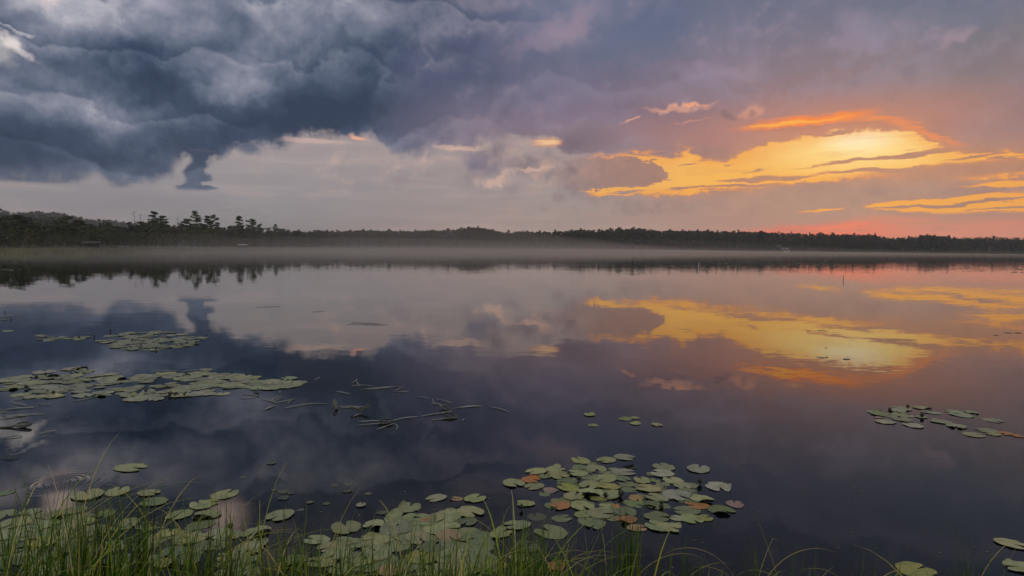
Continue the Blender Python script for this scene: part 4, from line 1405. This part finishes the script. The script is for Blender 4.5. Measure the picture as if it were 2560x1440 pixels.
LONG = []
while len(LONG) < 150:
    px = rng.uniform(5, 735)
    half = 34 * (1 - (abs(px - 330) / 430) ** 2.2) * (0.75 if px > 520 else 1.0)
    py = 962 + 6 * math.sin(px * 0.02) - (px / 745) * 6 + rng.uniform(-1, 1) * max(half, 4)
    if not (py < 935 and 240 < px < 500):
        LONG.append((px, py, rng.uniform(26, 42)))


# smaller, farther pads: more than could be kept apart, so one mesh a raft
def pad_mass(name, spots, label, meshes=None, tint=(0.26, 0.265, 0.17)):
    V, F, b = [], [], 0
    base = [(np.array([v.co[:] for v in me.vertices]), np.array([list(p.vertices) + [p.vertices[-1]] * (4 - len(p.vertices)) for p in me.polygons])) for me in (meshes or LOWPAD)]
    for k, (px, py, w_) in enumerate(spots):
        c = on_water(px, py)
        dep = (c - Vector((0, 0, CAMZ))).dot(FWD)
        r = w_ * dep / FPX / 2
        v, f = base[k % len(base)]
        a = rng.uniform(0, 6.28)
        Rm = np.array([[math.cos(a), -math.sin(a), rng.normal(0, .02)], [math.sin(a), math.cos(a), 0], [rng.normal(0, .03), rng.normal(0, .03), 1]]) * r
        V.append(v @ Rm.T + np.array([c.x, c.y, (0.002 + 0.001 * (k % 7)) if meshes is None else 0.0002 * (k % 9)]))
        F.append(f + b)
        b += len(v)
    o = link(name, mesh_np(name, np.concatenate(V), np.concatenate(F), [M['pad']], smooth=True))
    o.color = (*tint, 1)
    tag(o, label, 'lily pads', None, 'stuff')


def low_pad(seed):
    g = np.random.default_rng(seed)
    n = 16
    gap = 0.22
    th = np.linspace(gap, 6.283 - gap, n)
    V = [(0, 0, 0.02)] + [(math.cos(t) * (1 + .03 * math.sin(5 * t + seed)), math.sin(t) * .9, 0.02 + 0.02 * math.sin(3 * t + seed)) for t in th] + [(math.cos(t) * .98, math.sin(t) * .88, -0.02) for t in th]
    F = [(0, k + 1, k + 2, k + 2) for k in range(n - 1)] + [(k + 1, k + 1 + n, k + 2 + n, k + 2) for k in range(n - 1)]
    me = bpy.data.meshes.new('low_pad')
    me.from_pydata(V, [], [f[:3] if f[2] == f[3] else f for f in F])
    return me


LOWPAD = [low_pad(s) for s in range(4)]
pad_mass('lily_pads', LONG, 'smaller pads filling the gaps of the long raft on the left')
S = []
for k in range(115):
    a, r = rng.uniform(0, 6.28), math.sqrt(rng.random())
    S.append((380 + 118 * r * math.cos(a) + rng.normal(0, 4) - (0 if r < .7 else 8), 853 + 24 * r * math.sin(a), rng.uniform(22, 34)))
S += [(462 + rng.uniform(0, 55), 846 + rng.uniform(-2, 2), 24) for k in range(5)] + [(470 + 10 * k, 861 - k, 22) for k in range(3)]
pad_mass('lily_pads', S, 'dense dark-flecked raft of small lily pads, farther of the two left rafts')
S = [(88 + rng.uniform(0, 140), 845 + rng.normal(0, 3.2), rng.uniform(18, 28)) for k in range(22)] + [(222, 834, 20), (20, 828, 26), (8, 800, 16), (22, 790, 14), (5, 793, 14)]
pad_mass('lily_pads', S, 'thin line of small lily pads left of the farther raft')
S = []
for k in range(190):
    px = rng.uniform(900, 2380)
    S.append((px, rng.uniform(640, 668) + 0.006 * (px - 1280), rng.uniform(4, 10)))
for k in range(40):
    px = rng.uniform(1600, 2100)
    S.append((px, rng.uniform(652, 664) + 0.006 * (px - 1280), rng.uniform(6, 14)))
for (x0, x1, y) in ((2190, 2230, 669), (2380, 2440, 672), (2400, 2470, 678), (2480, 2560, 674), (2530, 2560, 681), (912, 940, 650), (1240, 1320, 648), (0, 55, 675)):
    S += [(rng.uniform(x0, x1), y + rng.normal(0, .7), rng.uniform(6, 14)) for k in range(9)]
pad_mass('lily_pads', S, 'scattered specks of floating leaves far out before the far forest')
S = [(2048, 893, 12), (2056, 894, 14), (2066, 893, 10), (2115, 898, 16), (2122, 898, 10), (2065, 870, 8), (2020, 826, 8), (2050, 826, 12), (2062, 827, 9), (2490, 838, 12), (2520, 832, 18), (2545, 832, 14), (1950, 785, 6)]
pad_mass('lily_pads', S, 'few dark specks of leaves on the golden reflection')

FILL = []
while len(FILL) < 60:
    px, py = rng.normal(1530, 105), rng.normal(1235, 38)
    if ((px - 1535) / 235) ** 2 + ((py - 1235) / 78) ** 2 < 1 and rng.random() < 0.9:
        FILL.append((px, py, rng.uniform(30, 48) * (py - 617) / 610))
pad_mass('lily_pads', FILL, 'smaller darker pads showing through the gaps of the round raft', PADS[:5], (0.20, 0.23, 0.10))
FILL = [(rng.uniform(840, 1320), rng.uniform(1330, 1440), rng.uniform(55, 85)) for k in range(45)] + [(rng.uniform(960, 1200), rng.uniform(1280, 1340), rng.uniform(50, 75)) for k in range(10)]
pad_mass('lily_pads', FILL, 'darker half sunk pads under the middle foreground pads', PADS[2:8], (0.22, 0.25, 0.11))
FILL = [(rng.uniform(-20, 640), rng.uniform(1310, 1440), rng.uniform(50, 80)) for k in range(60)] + [(rng.uniform(-20, 230), rng.uniform(1275, 1330), rng.uniform(45, 65)) for k in range(22)]
pad_mass('lily_pads', FILL, 'darker half sunk pads under the left foreground pads', PADS[4:10], (0.22, 0.25, 0.11))

# bits of leaf and pollen drifting near the bank
V, F = [], []
for k in range(320):
    px, py = rng.uniform(-40, 2600), 1010 + 430 * rng.random() ** 0.6
    if rng.random() > 0.35 + 0.65 * (px < 1500):
        continue
    c = on_water(px, py)
    r = rng.uniform(.002, .0075)
    a = rng.uniform(0, 6.28)
    b0 = len(V)
    for q_ in range(5):
        w = a + q_ * 1.2566
        V.append((c.x + r * math.cos(w) * rng.uniform(.6, 1.4), c.y + r * math.sin(w) * rng.uniform(.6, 1.4), 0.0015))
    F.append(tuple(range(b0, b0 + 5)))
mt, b = material('leaf_litter')
X.put(b.inputs['Base Color'], mix(noise(world_pos(), 14.0, 2, 0.5), rgb(0.06, 0.055, 0.03), rgb(0.17, 0.16, 0.09)))
o = link('leaf_litter', mesh_np('leaf_litter', V, F, [mt]))
tag(o, 'tiny bits of leaf and pollen drifting on the near water', 'litter', None, 'stuff')

# ------------------------------------------------------------------ water lily buds and dark upturned leaf tips
mt, b = material('lily_bud')
X.put(b.inputs['Base Color'], mix(noise(gen('Object'), 2.0, 3, 0.5), rgb(0.016, 0.020, 0.008), rgb(0.05, 0.06, 0.018)))
b.inputs['Roughness'].default_value = 0.5
M['bud'] = mt
g = Geo()
g.tube([(0, 0, -.9), (0.03, 0, -.4), (0, 0, 0.1)], [.10, .09, .10], 6)
bud_stalk = g.mesh('bud_stalk', [mt], True)
g = Geo()
g.tube([(0, 0, 0), (0, 0, .15), (0, 0, .45), (.02, 0, .8), (.03, 0, 1.05), (.03, 0, 1.2)], [.12, .34, .46, .40, .22, .04], 8)
for k in range(5):
    w = k * 1.2566
    c_, s_ = math.cos(w), math.sin(w)
    g.tube([(.2 * c_, .2 * s_, .05), (.48 * c_, .48 * s_, .45), (.36 * c_, .36 * s_, .95), (.16 * c_, .16 * s_, 1.25)], [.10, .16, .12, .02], 5)
bud_head = g.mesh('bud_head', [mt], True)
BUDS = [(12, 782), (28, 799), (276, 829), (198, 846), (236, 844), (517, 841), (467, 859), (490, 859), (91, 948), (114, 940), (364, 982), (133, 987), (425, 991), (438, 991), (460, 990), (69, 972), (330, 855), (352, 866), (402, 862), (420, 846), (390, 876), (1447, 1205), (1750, 1211), (1553, 1243), (1304, 1276), (1513, 1246), (1655, 1265), (1651, 1275), (577, 1325), (276, 1305), (2225, 1030), (2306, 1044), (2270, 1022)]
for k, (x, y) in enumerate(BUDS):
    c = on_water(x, y)
    e = bpy.data.objects.new('water_lily_bud', None)
    COL.objects.link(e)
    e.location = (c.x, c.y, 0.010)
    s = rng.uniform(0.020, 0.032)
    e.scale = (s, s, s)
    e.rotation_euler = (rng.normal(0, .25), rng.normal(0, .25), rng.uniform(0, 6.28))
    near = y > 1100
    far_ = y < 900
    tag(e, 'dark lily bud standing among the foreground pads' if near else ('dark lily bud standing at the farther left rafts' if far_ else 'dark lily bud standing in the rafts of the middle distance'), 'flower bud', 'foreground lily buds' if near else ('buds of the farther left rafts' if far_ else 'buds of the middle rafts'))
    link('stalk', bud_stalk, e)
    link('bud', bud_head, e)

# ------------------------------------------------------------------ floating stems
mt, b = material('floating_stem')
X.put(b.inputs['Base Color'], mix(step(0.35, 0.65, noise(world_pos(), 6.0, 3, 0.5)), rgb(0.20, 0.20, 0.14), rgb(0.38, 0.38, 0.30)))
b.inputs['Roughness'].default_value = 0.45
M['stem'] = mt
mt, b = material('dark_stem')
X.put(b.inputs['Base Color'], mix(step(0.35, 0.65, noise(world_pos(), 6.0, 3, 0.5)), rgb(0.025, 0.028, 0.014), rgb(0.08, 0.085, 0.045)))
b.inputs['Roughness'].default_value = 0.4
M['darkstem'] = mt
ST = []
for s in ((960, 240, 1280, 213), (1030, 240, 1210, 222), (895, 207, 1060, 208), (895, 185, 940, 152), (925, 160, 952, 202), (1225, 262, 1305, 218), (1255, 258, 1350, 258), (765, 255, 880, 275), (175, 315, 290, 348), (290, 345, 440, 315), (245, 330, 325, 293), (262, 336, 345, 300), (385, 350, 442, 312), (345, 393, 520, 362), (480, 362, 702, 352),
          (185, 410, 290, 368), (200, 395, 270, 372), (775, 375, 990, 380), (800, 386, 960, 385), (905, 458, 975, 432), (945, 497, 1200, 490), (930, 528, 1200, 505), (1180, 500, 1420, 456), (1090, 560, 1230, 510), (1238, 512, 1250, 562), (1450, 452, 1700, 410), (1520, 440, 1640, 425), (1700, 392, 1930, 368), (1760, 385, 1935, 376), (1535, 482, 1742, 465),
          (1415, 302, 1510, 308), (1570, 315, 1700, 348), (1525, 350, 1620, 372), (1540, 318, 1555, 352), (2005, 380, 2150, 420), (1775, 490, 1800, 470), (595, 160, 640, 140), (320, 262, 330, 252), (0, 310, 130, 300), (20, 272, 150, 290)):
    ST.append((600 + s[0] / 3.2, 900 + s[1] / 3.2, 600 + s[2] / 3.2, 900 + s[3] / 3.2))
for s in ((1140, 502, 1340, 498), (1340, 507, 1490, 492), (550, 728, 720, 690), (110, 720, 230, 700), (0, 795, 270, 770), (60, 785, 250, 775), (20, 840, 330, 822), (0, 860, 180, 835), (40, 850, 210, 830), (0, 815, 60, 805), (30, 1002, 165, 985), (300, 968, 430, 945), (0, 1155, 135, 1152), (280, 745, 380, 752), (80, 740, 210, 760)):
    ST.append((s[0] / 2.977, 760 + s[1] / 2.977, s[2] / 2.977, 760 + s[3] / 2.977))
for s in ((866, 811, 930, 809), (880, 806, 950, 810), (905, 812, 968, 812), (780, 780, 812, 778), (640, 768, 700, 766)):
    ST.append(s)
for k, (x0, y0, x1, y1) in enumerate(ST):
    a, c = on_water(x0, y0), on_water(x1, y1)
    mid = (a + c) / 2 + Vector((rng.normal(0, .02), rng.normal(0, .02), 0))
    ctr = Vector((mid.x, mid.y, 0))
    L = (c - a).length
    r = min(0.0055, 0.0030 + L * 0.0025)
    g = Geo()
    P = []
    for t in np.linspace(0, 1, 7):
        p = a * (1 - t) ** 2 + mid * 2 * t * (1 - t) + c * t * t
        P.append((p.x - ctr.x, p.y - ctr.y, 0.004 + 0.006 * math.sin(math.pi * t)))
    g.tube(P, [r * (0.5 + 0.5 * math.sin(math.pi * (0.15 + 0.7 * t))) for t in np.linspace(0, 1, 7)], 6)
    o = link('floating_stem', g.mesh('floating_stem', [M['stem'] if not (x0 < 60 and y0 > 1090) else M['darkstem']], True), None, ctr)
    left_ = x1 < 520
    farr = y0 < 830
    tag(o, 'faint stem lying flat on the pale reflection far out' if farr else ('pale stem floating near the left edge and long raft' if left_ else 'pale straw-like stem floating in the dark water right of the long raft'), 'plant stem', 'faint far stems' if farr else ('floating stems at the left' if left_ else 'floating stems beside the long raft'))
for gname, txt in (('floating stems beside the long raft', 'pale straw-like stem in the dark water right of the long raft'), ('floating stems at the left', 'pale stem floating at the left edge or by the long raft')):
    P = sorted([o for o in COL.objects if o.get('group') == gname], key=lambda o: math.atan2(o.location.x, o.location.y))
    for k, o in enumerate(P):
        j = len(P) - 1 - k
        o['label'] = txt + ', ' + (ORD[k] + ' from left' if k <= j else ORD[j] + ' from right')
# bent stems that stand out of the water in dark loops
LOOP = [([(600 + x / 3.2, 900 + y / 3.2) for x, y in ((770, 402), (752, 345), (762, 328), (776, 400))], .020, 'upright narrow loop of stem, leftmost of the dark bent stems'), ([(600 + x / 3.2, 900 + y / 3.2) for x, y in ((890, 378), (950, 400), (1000, 395), (1026, 372), (1015, 365), (960, 432))], .016, 'dark stem bent in a hook over the straw-like stems'),
        ([(600 + x / 3.2, 900 + y / 3.2) for x, y in ((1105, 505), (1150, 515), (1215, 498), (1200, 475), (1150, 478), (1110, 495))], .014, 'dark oval loop of stem on the longest floating stems'), ([(600 + x / 3.2, 900 + y / 3.2) for x, y in ((1595, 370), (1630, 395), (1668, 398), (1660, 375), (1625, 362))], .014, 'small dark loop of stem at the right of the floating stems'),
        ([(600 + x / 3.2, 900 + y / 3.2) for x, y in ((1620, 430), (1660, 455), (1730, 465), (1715, 440), (1650, 428))], .013, 'flat dark loop lying below the small right loop'), ([(x / 2.977, 760 + y / 2.977) for x, y in ((0, 922), (90, 915), (150, 888), (215, 882), (228, 900), (190, 908), (110, 905), (185, 920), (195, 890))], .016, 'dark stem tied in a loop at the left edge'),
        ([(x / 2.977, 760 + y / 2.977) for x, y in ((520, 505), (550, 482), (590, 478), (610, 492))], .012, 'thin bent stem arching over the back of the long raft'), ([(x / 2.977, 760 + y / 2.977) for x, y in ((1880, 650), (1920, 665), (1918, 625))], .012, 'thin bent stem at the right front of the long raft')]
for (P, r, lb) in LOOP:
    W = [on_water(*p) for p in P]
    ctr = sum(W, Vector((0, 0, 0))) / len(W)
    base_y = max(p[1] for p in P)
    pts_ = []
    foot = on_water(P[0][0], base_y)
    for (x, y) in P:                                    # the loop stands roughly upright above its foot, leaning a little
        d = ray(x, y)
        t = (foot.y + (y - base_y) * -0.004) / d.y
        z = CAMZ + d.z * t
        pts_.append(Vector((d.x * t, d.y * t, max(z, 0.0) + 0.004)) - Vector((ctr.x, foot.y, 0)))
    # Catmull-Rom
    Q = []
    for i in range(len(pts_) - 1):
        p0, p1, p2, p3 = pts_[max(i - 1, 0)], pts_[i], pts_[i + 1], pts_[min(i + 2, len(pts_) - 1)]
        for t in np.linspace(0, 1, 6)[:-1]:
            Q.append(0.5 * ((2 * p1) + (p2 - p0) * t + (2 * p0 - 5 * p1 + 4 * p2 - p3) * t * t + (3 * p1 - p0 - 3 * p2 + p3) * t ** 3))
    Q.append(pts_[-1])
    g = Geo()
    g.tube(Q, [r * 0.55] * len(Q), 6)
    o = link('bent_stem', g.mesh('bent_stem', [M['darkstem']], True), None, (ctr.x, foot.y, 0))
    tag(o, lb, 'plant stem')

# sticks far out
for (x, y0, y1, lean, r, lb, mat) in ((2108, 702, 688, -0.03, .014, 'short dark stick upright in the pink reflection', 'darkstem'), (1581, 656, 641, 0.35, .035, 'dark bent stick standing in the water before the far forest', 'darkstem'), (1746, 672, 657, 0.0, .03, 'thin pale stake in the water before the far forest', 'boatwhite')):
    c = on_water(x, y0)
    hgt = (y0 - y1) / FPX * c.y
    g = Geo()
    g.tube([(0, 0, -.3), (lean * hgt * .1, 0, hgt * .3), (lean * hgt * .3 + .02, 0, hgt * .7), (lean * hgt + (.15 * hgt if lean > .2 else 0), 0, hgt)], [r, r, r * .9, r * .6], 6)
    o = link('stick', g.mesh('stick', [M[mat]], True), None, c)
    tag(o, lb, 'stick')

# ------------------------------------------------------------------ sedge in the foreground
mt, b = material('sedge_blade')
M['sedge'] = mt
hu, tp = attribute('hue'), attribute('tip')
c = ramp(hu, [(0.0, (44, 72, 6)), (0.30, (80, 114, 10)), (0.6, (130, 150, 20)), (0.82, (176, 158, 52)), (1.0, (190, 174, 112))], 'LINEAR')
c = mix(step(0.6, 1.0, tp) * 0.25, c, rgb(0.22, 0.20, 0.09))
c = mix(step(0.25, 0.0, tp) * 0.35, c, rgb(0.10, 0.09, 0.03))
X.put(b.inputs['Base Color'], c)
b.inputs['Roughness'].default_value = 0.5
b.inputs['Specular IOR Level'].default_value = 0.4


class Sedge:
    def __init__(self):
        self.V, self.F, self.h, self.t, self.b = [], [], [], [], 0

    def blade(self, root, height, az, lean, droop, width, hue, ns=9, kink=None):
        d = np.array([math.cos(az), math.sin(az), 0.0])
        sd = np.array([-d[1], d[0], 0.0])
        p = np.array(root, float)
        ang = lean
        seg = height / ns
        for i in range(ns + 1):
            t = i / ns
            w = width * (1 - t ** 2.2) * (0.75 + 0.25 * min(1, t * 6)) * 0.5 + 0.0003
            dirv = d * math.sin(ang) + np.array([0, 0, 1]) * math.cos(ang)
            nv = np.cross(sd, dirv)
            self.V += [p + sd * w, p - sd * w, p + nv * w * 0.55]       # folded, keeled cross-section
            self.h += [hue] * 3
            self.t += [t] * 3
            p = p + dirv * seg
            ang += droop * (0.4 + 1.4 * t) / ns
            if kink is not None and abs(t - kink[0]) < 0.5 / ns:
                ang += kink[1]
        for i in range(ns):
            q0, q1 = self.b + 3 * i, self.b + 3 * (i + 1)
            for a, c_ in ((0, 1), (1, 2), (2, 0)):
                self.F.append((q0 + a, q0 + c_, q1 + c_, q1 + a))
        self.b += 3 * (ns + 1)

    def mesh(self, name, origin=(0, 0, 0)):
        V = np.array(self.V) - np.array(origin)
        return mesh_np(name, V, np.array(self.F), [M['sedge']], None, True, {'hue': self.h, 'tip': self.t})


def root_at(px, Y):
    x = (px - 1280) / FPX * Y
    return (x, Y, max(ground_at(x, Y), -0.12))


def hgt_for(px, Y, ytop):
    """height over the water of a blade tip seen at ytop from a root at depth Y"""
    d = ray(px, ytop)
    return CAMZ + d.z / d.y * Y


TOPS = np.array([(-80, 1245), (0, 1245), (100, 1245), (200, 1250), (300, 1264), (400, 1280), (480, 1290), (560, 1310), (660, 1330), (760, 1335), (860, 1350), (1000, 1350), (1150, 1350), (1250, 1330), (1300, 1320), (1400, 1350), (1480, 1380), (1560, 1400), (1700, 1415), (1800, 1425), (2000, 1430), (2300, 1432), (2640, 1435)], float)
DENS = np.array([(-80, .65), (250, .65), (330, .62), (480, .7), (700, .8), (1000, .85), (1200, 1.0), (1380, 1.0), (1450, .45), (1600, .28), (1760, .26), (1850, .20), (2640, .16)], float)
S_ = Sedge()
clumps = [(px + rng.normal(0, 12), rng.uniform(2.35, 3.05)) for px in np.linspace(-80, 2640, 190)]
n_ = 0
while n_ < 1750:
    px, Y = clumps[int(rng.integers(0, len(clumps)))]
    if rng.random() > np.interp(px, DENS[:, 0], DENS[:, 1]):
        continue
    px2, Y2 = px + rng.normal(0, 22), Y + rng.normal(0, .10)
    tall = rng.random()
    yt = np.interp(px2, TOPS[:, 0], TOPS[:, 1]) + (130 * (1 - tall ** 0.6) if tall < .90 else -rng.uniform(5, 70 if px2 < 1450 else 30))
    z1 = hgt_for(px2, Y2, yt)
    root = root_at(px2, Y2)
    H = max(z1 - root[2], 0.10) * 1.06
    lean = abs(rng.normal(0.14, 0.14))
    az = rng.normal(0.35, 1.5)
    arch = rng.random() < 0.14
    droop = rng.uniform(1.2, 2.6) if arch else abs(rng.normal(0.35, 0.35))
    hue = float(np.clip(rng.normal(0.30, 0.24) + (0.35 if arch else 0), 0, 1))
    S_.blade(root, H * (1.35 if arch else 1.0), az, lean, droop, rng.uniform(.0034, .0085), hue)
    n_ += 1
# low dense undergrowth at the very bottom left and centre
for k in range(1500):
    px = rng.uniform(-80, 1480)
    if rng.random() > np.interp(px, DENS[:, 0], DENS[:, 1]) * 1.2:
        continue
    Y = rng.uniform(2.15, 3.0)
    root = root_at(px, Y)
    S_.blade(root, rng.uniform(.10, .28), rng.uniform(0, 6.28), abs(rng.normal(.3, .3)), rng.uniform(.2, 2.2), rng.uniform(.004, .008), float(np.clip(rng.normal(.42, .2), 0, 1)), 6)
o = link('sedge_grass', S_.mesh('sedge_grass'))
tag(o, 'thick green sedge growing along the near bank', 'grass', None, 'stuff')


def tuft(px, Y, blades, label):
    s = Sedge()
    root = root_at(px, Y)
    for (dx, ytip, az, lean, droop, wd, hue, kink) in blades:
        r = (root[0] + rng.normal(0, .018) + dx / FPX * Y, root[1] + rng.normal(0, .02), root[2])
        H = max(hgt_for(px + dx, Y, ytip) - root[2], .1)
        s.blade(r, H * (1 + 0.16 * droop), az, lean, droop, wd, hue, 14, kink)
    o = link('sedge_tuft', s.mesh('sedge_tuft', root), None, root)
    tag(o, label, 'grass tuft')


def upright(n, top, spread, tall=0.12):
    out_ = []
    for k in range(n):
        out_.append((rng.normal(0, spread), top + abs(rng.normal(0, 45)), rng.uniform(0, 6.28), abs(rng.normal(.05, .05)), abs(rng.normal(.10, .10)), rng.uniform(.005, .0085), float(np.clip(rng.normal(.22, .12), 0, 1)), None))
    return out_


def arch(dx, top, right, droop=2.2, hue=.8, kink=None):
    return (dx, top, 0.0 if right else math.pi, .12, droop, .0062, hue, kink)


tuft(1590, 2.95, upright(30, 1258, 12), 'tall upright sedge tuft in front of the raft, right of centre')
tuft(1560, 2.9, upright(10, 1275, 22) + [arch(0, 1312, True), arch(-10, 1345, False, 2.4)], 'loose sedge tuft with arching blades left of the tall tuft')
tuft(1748, 2.95, upright(14, 1335, 7), 'short dark upright sedge tuft right of the tall tuft')
tuft(1690, 2.9, upright(9, 1330, 22) + [arch(0, 1370, True, 1.8, .7)], 'thin sedge between the tall tuft and short dark tuft')
tuft(1895, 2.95, [arch(-6, 1305, False, 2.3, .9), arch(0, 1310, True, 2.0, .85), (4, 1320, 0.2, .1, .5, .006, .95, (.8, 1.4)), arch(-10, 1368, False, 2.0, .75)] + upright(8, 1340, 16), 'sedge tuft with two pale arching blades right of the raft')
tuft(1330, 2.9, upright(34, 1280, 26) + [arch(8, 1232, False, 1.6, .85), arch(0, 1250, False, 1.9, .8), arch(20, 1320, True, 2.2, .8), arch(-10, 1335, True, 2.2, .85)], 'bushy sedge tuft with bent tops left of the raft')
tuft(2010, 2.95, [arch(0, 1388, False, 2.3, .8), (0, 1300, 2.4, .30, .2, .004, .7, None)] + upright(8, 1360, 30), 'few thin sedge blades at the bottom right of the raft')
tuft(2185, 2.95, [arch(0, 1375, True, 2.6, .9), arch(-6, 1376, False, 2.0, .75), arch(10, 1385, True, 1.4, .8)] + upright(6, 1395, 26), 'sedge tuft with a pale hooked blade at bottom right')
tuft(2275, 2.95, upright(9, 1388, 18), 'short sedge by the yellow green pad at bottom right')
tuft(2465, 2.95, upright(10, 1330, 24) + [arch(0, 1318, True, 1.2, .9, (.75, 1.2))], 'thin upright sedge near the bottom right corner')
tuft(330, 2.85, upright(26, 1205, 16) + [arch(0, 1262, True, 2.0, .85)], 'tall thick bladed sedge tuft in the left foreground')
tuft(215, 2.9, upright(44, 1205, 44), 'tallest bushy sedge tuft at the left')
tuft(545, 2.9, upright(12, 1195, 34) + [arch(-40, 1195, True, 1.2, .8)], 'thin tall sedge blades left of the lone brownish pad')
tuft(690, 2.9, [arch(-10, 1255, True, 1.6, .95, (.6, .9)), arch(10, 1262, False, 1.5, .9)] + upright(10, 1270, 40), 'sedge tuft with broken pale tops by the lone brownish pad')

# ------------------------------------------------------------------ evening air and ground mist
def volume(name, density, color, aniso):
    mt = bpy.data.materials.new(name)
    mt.use_nodes = True
    nt = mt.node_tree
    nt.nodes.clear()
    pv = nt.nodes.new('ShaderNodeVolumePrincipled')
    pv.inputs['Color'].default_value = color
    pv.inputs['Density'].default_value = density
    pv.inputs['Anisotropy'].default_value = aniso
    out_ = nt.nodes.new('ShaderNodeOutputMaterial')
    nt.links.new(pv.outputs[0], out_.inputs['Volume'])
    return mt


g = Geo()
g.box((0, 0, 17), (2200, 2200, 40))
o = link('haze', g.mesh('haze', [volume('haze', 0.00030, rgb(0.92, 0.90, 0.88), 0.35)]))
tag(o, 'thin evening haze over the whole lake', None, None, 'stuff')


def mist_bank(px, dist, rx, ry, rz, dens, label, z0=0.0):
    a = math.atan2((px - 1280) / FPX, 1.0)
    V, F = [], []
    n, mrow = 40, 15
    for i in range(mrow):
        rho = 1 - i / (mrow - 1) * 0.999
        for k in range(n):
            t = 2 * math.pi * k / n
            wob = 1 + .10 * math.sin(3 * t + px) + .06 * math.sin(7 * t + dist)
            V.append((rx * wob * rho * math.cos(t), ry * wob * rho * math.sin(t), rz * (1 - rho * rho) ** 2.6 * (1 + .25 * rho * math.sin(5 * t + px) + .15 * rho * math.sin(11 * t + dist)) + 0.0004))
    for i in range(mrow - 1):
        for k in range(n):
            F.append((i * n + k, i * n + (k + 1) % n, (i + 1) * n + (k + 1) % n, (i + 1) * n + k))
    F.append(tuple(range(n))[::-1])
    g = Geo()
    g.add(V, F)
    o = link('mist', g.mesh('mist', [volume('mist', dens, rgb(1.0, 0.91, 0.77), 0.7)], True), None, (dist * math.sin(a), dist * math.cos(a), z0), (0, 0, -a))
    tag(o, label, 'mist', None, 'stuff')


mist_bank(860, 255, 190, 130, 11.0, 0.0019, 'ground mist drifting around the left point', 0.05)
mist_bank(900, 255, 230, 170, 4.5, 0.0020, 'thicker foot of the mist around the left point', 0.04)
mist_bank(1020, 250, 330, 222, 1.0, 0.0052, 'lowest white sheet of mist on the water before the far forest', 0.03)
mist_bank(960, 275, 230, 180, 2.0, 0.0024, 'low white mist lying on the water before the far forest', 0.06)
mist_bank(330, 150, 140, 125, 1.2, 0.0042, 'low mist on the water along the left shore', 0.045)
mist_bank(330, 165, 110, 80, 4.0, 0.0018, 'thin mist under the left forest', 0.055)
mist_bank(1500, 330, 210, 100, 6.0, 0.0011, 'thin mist at the foot of the far forest, centre', 0.08)
mist_bank(80, 330, 200, 90, 32.0, 0.0020, 'evening haze before the wooded ridge on the left', 0.1)
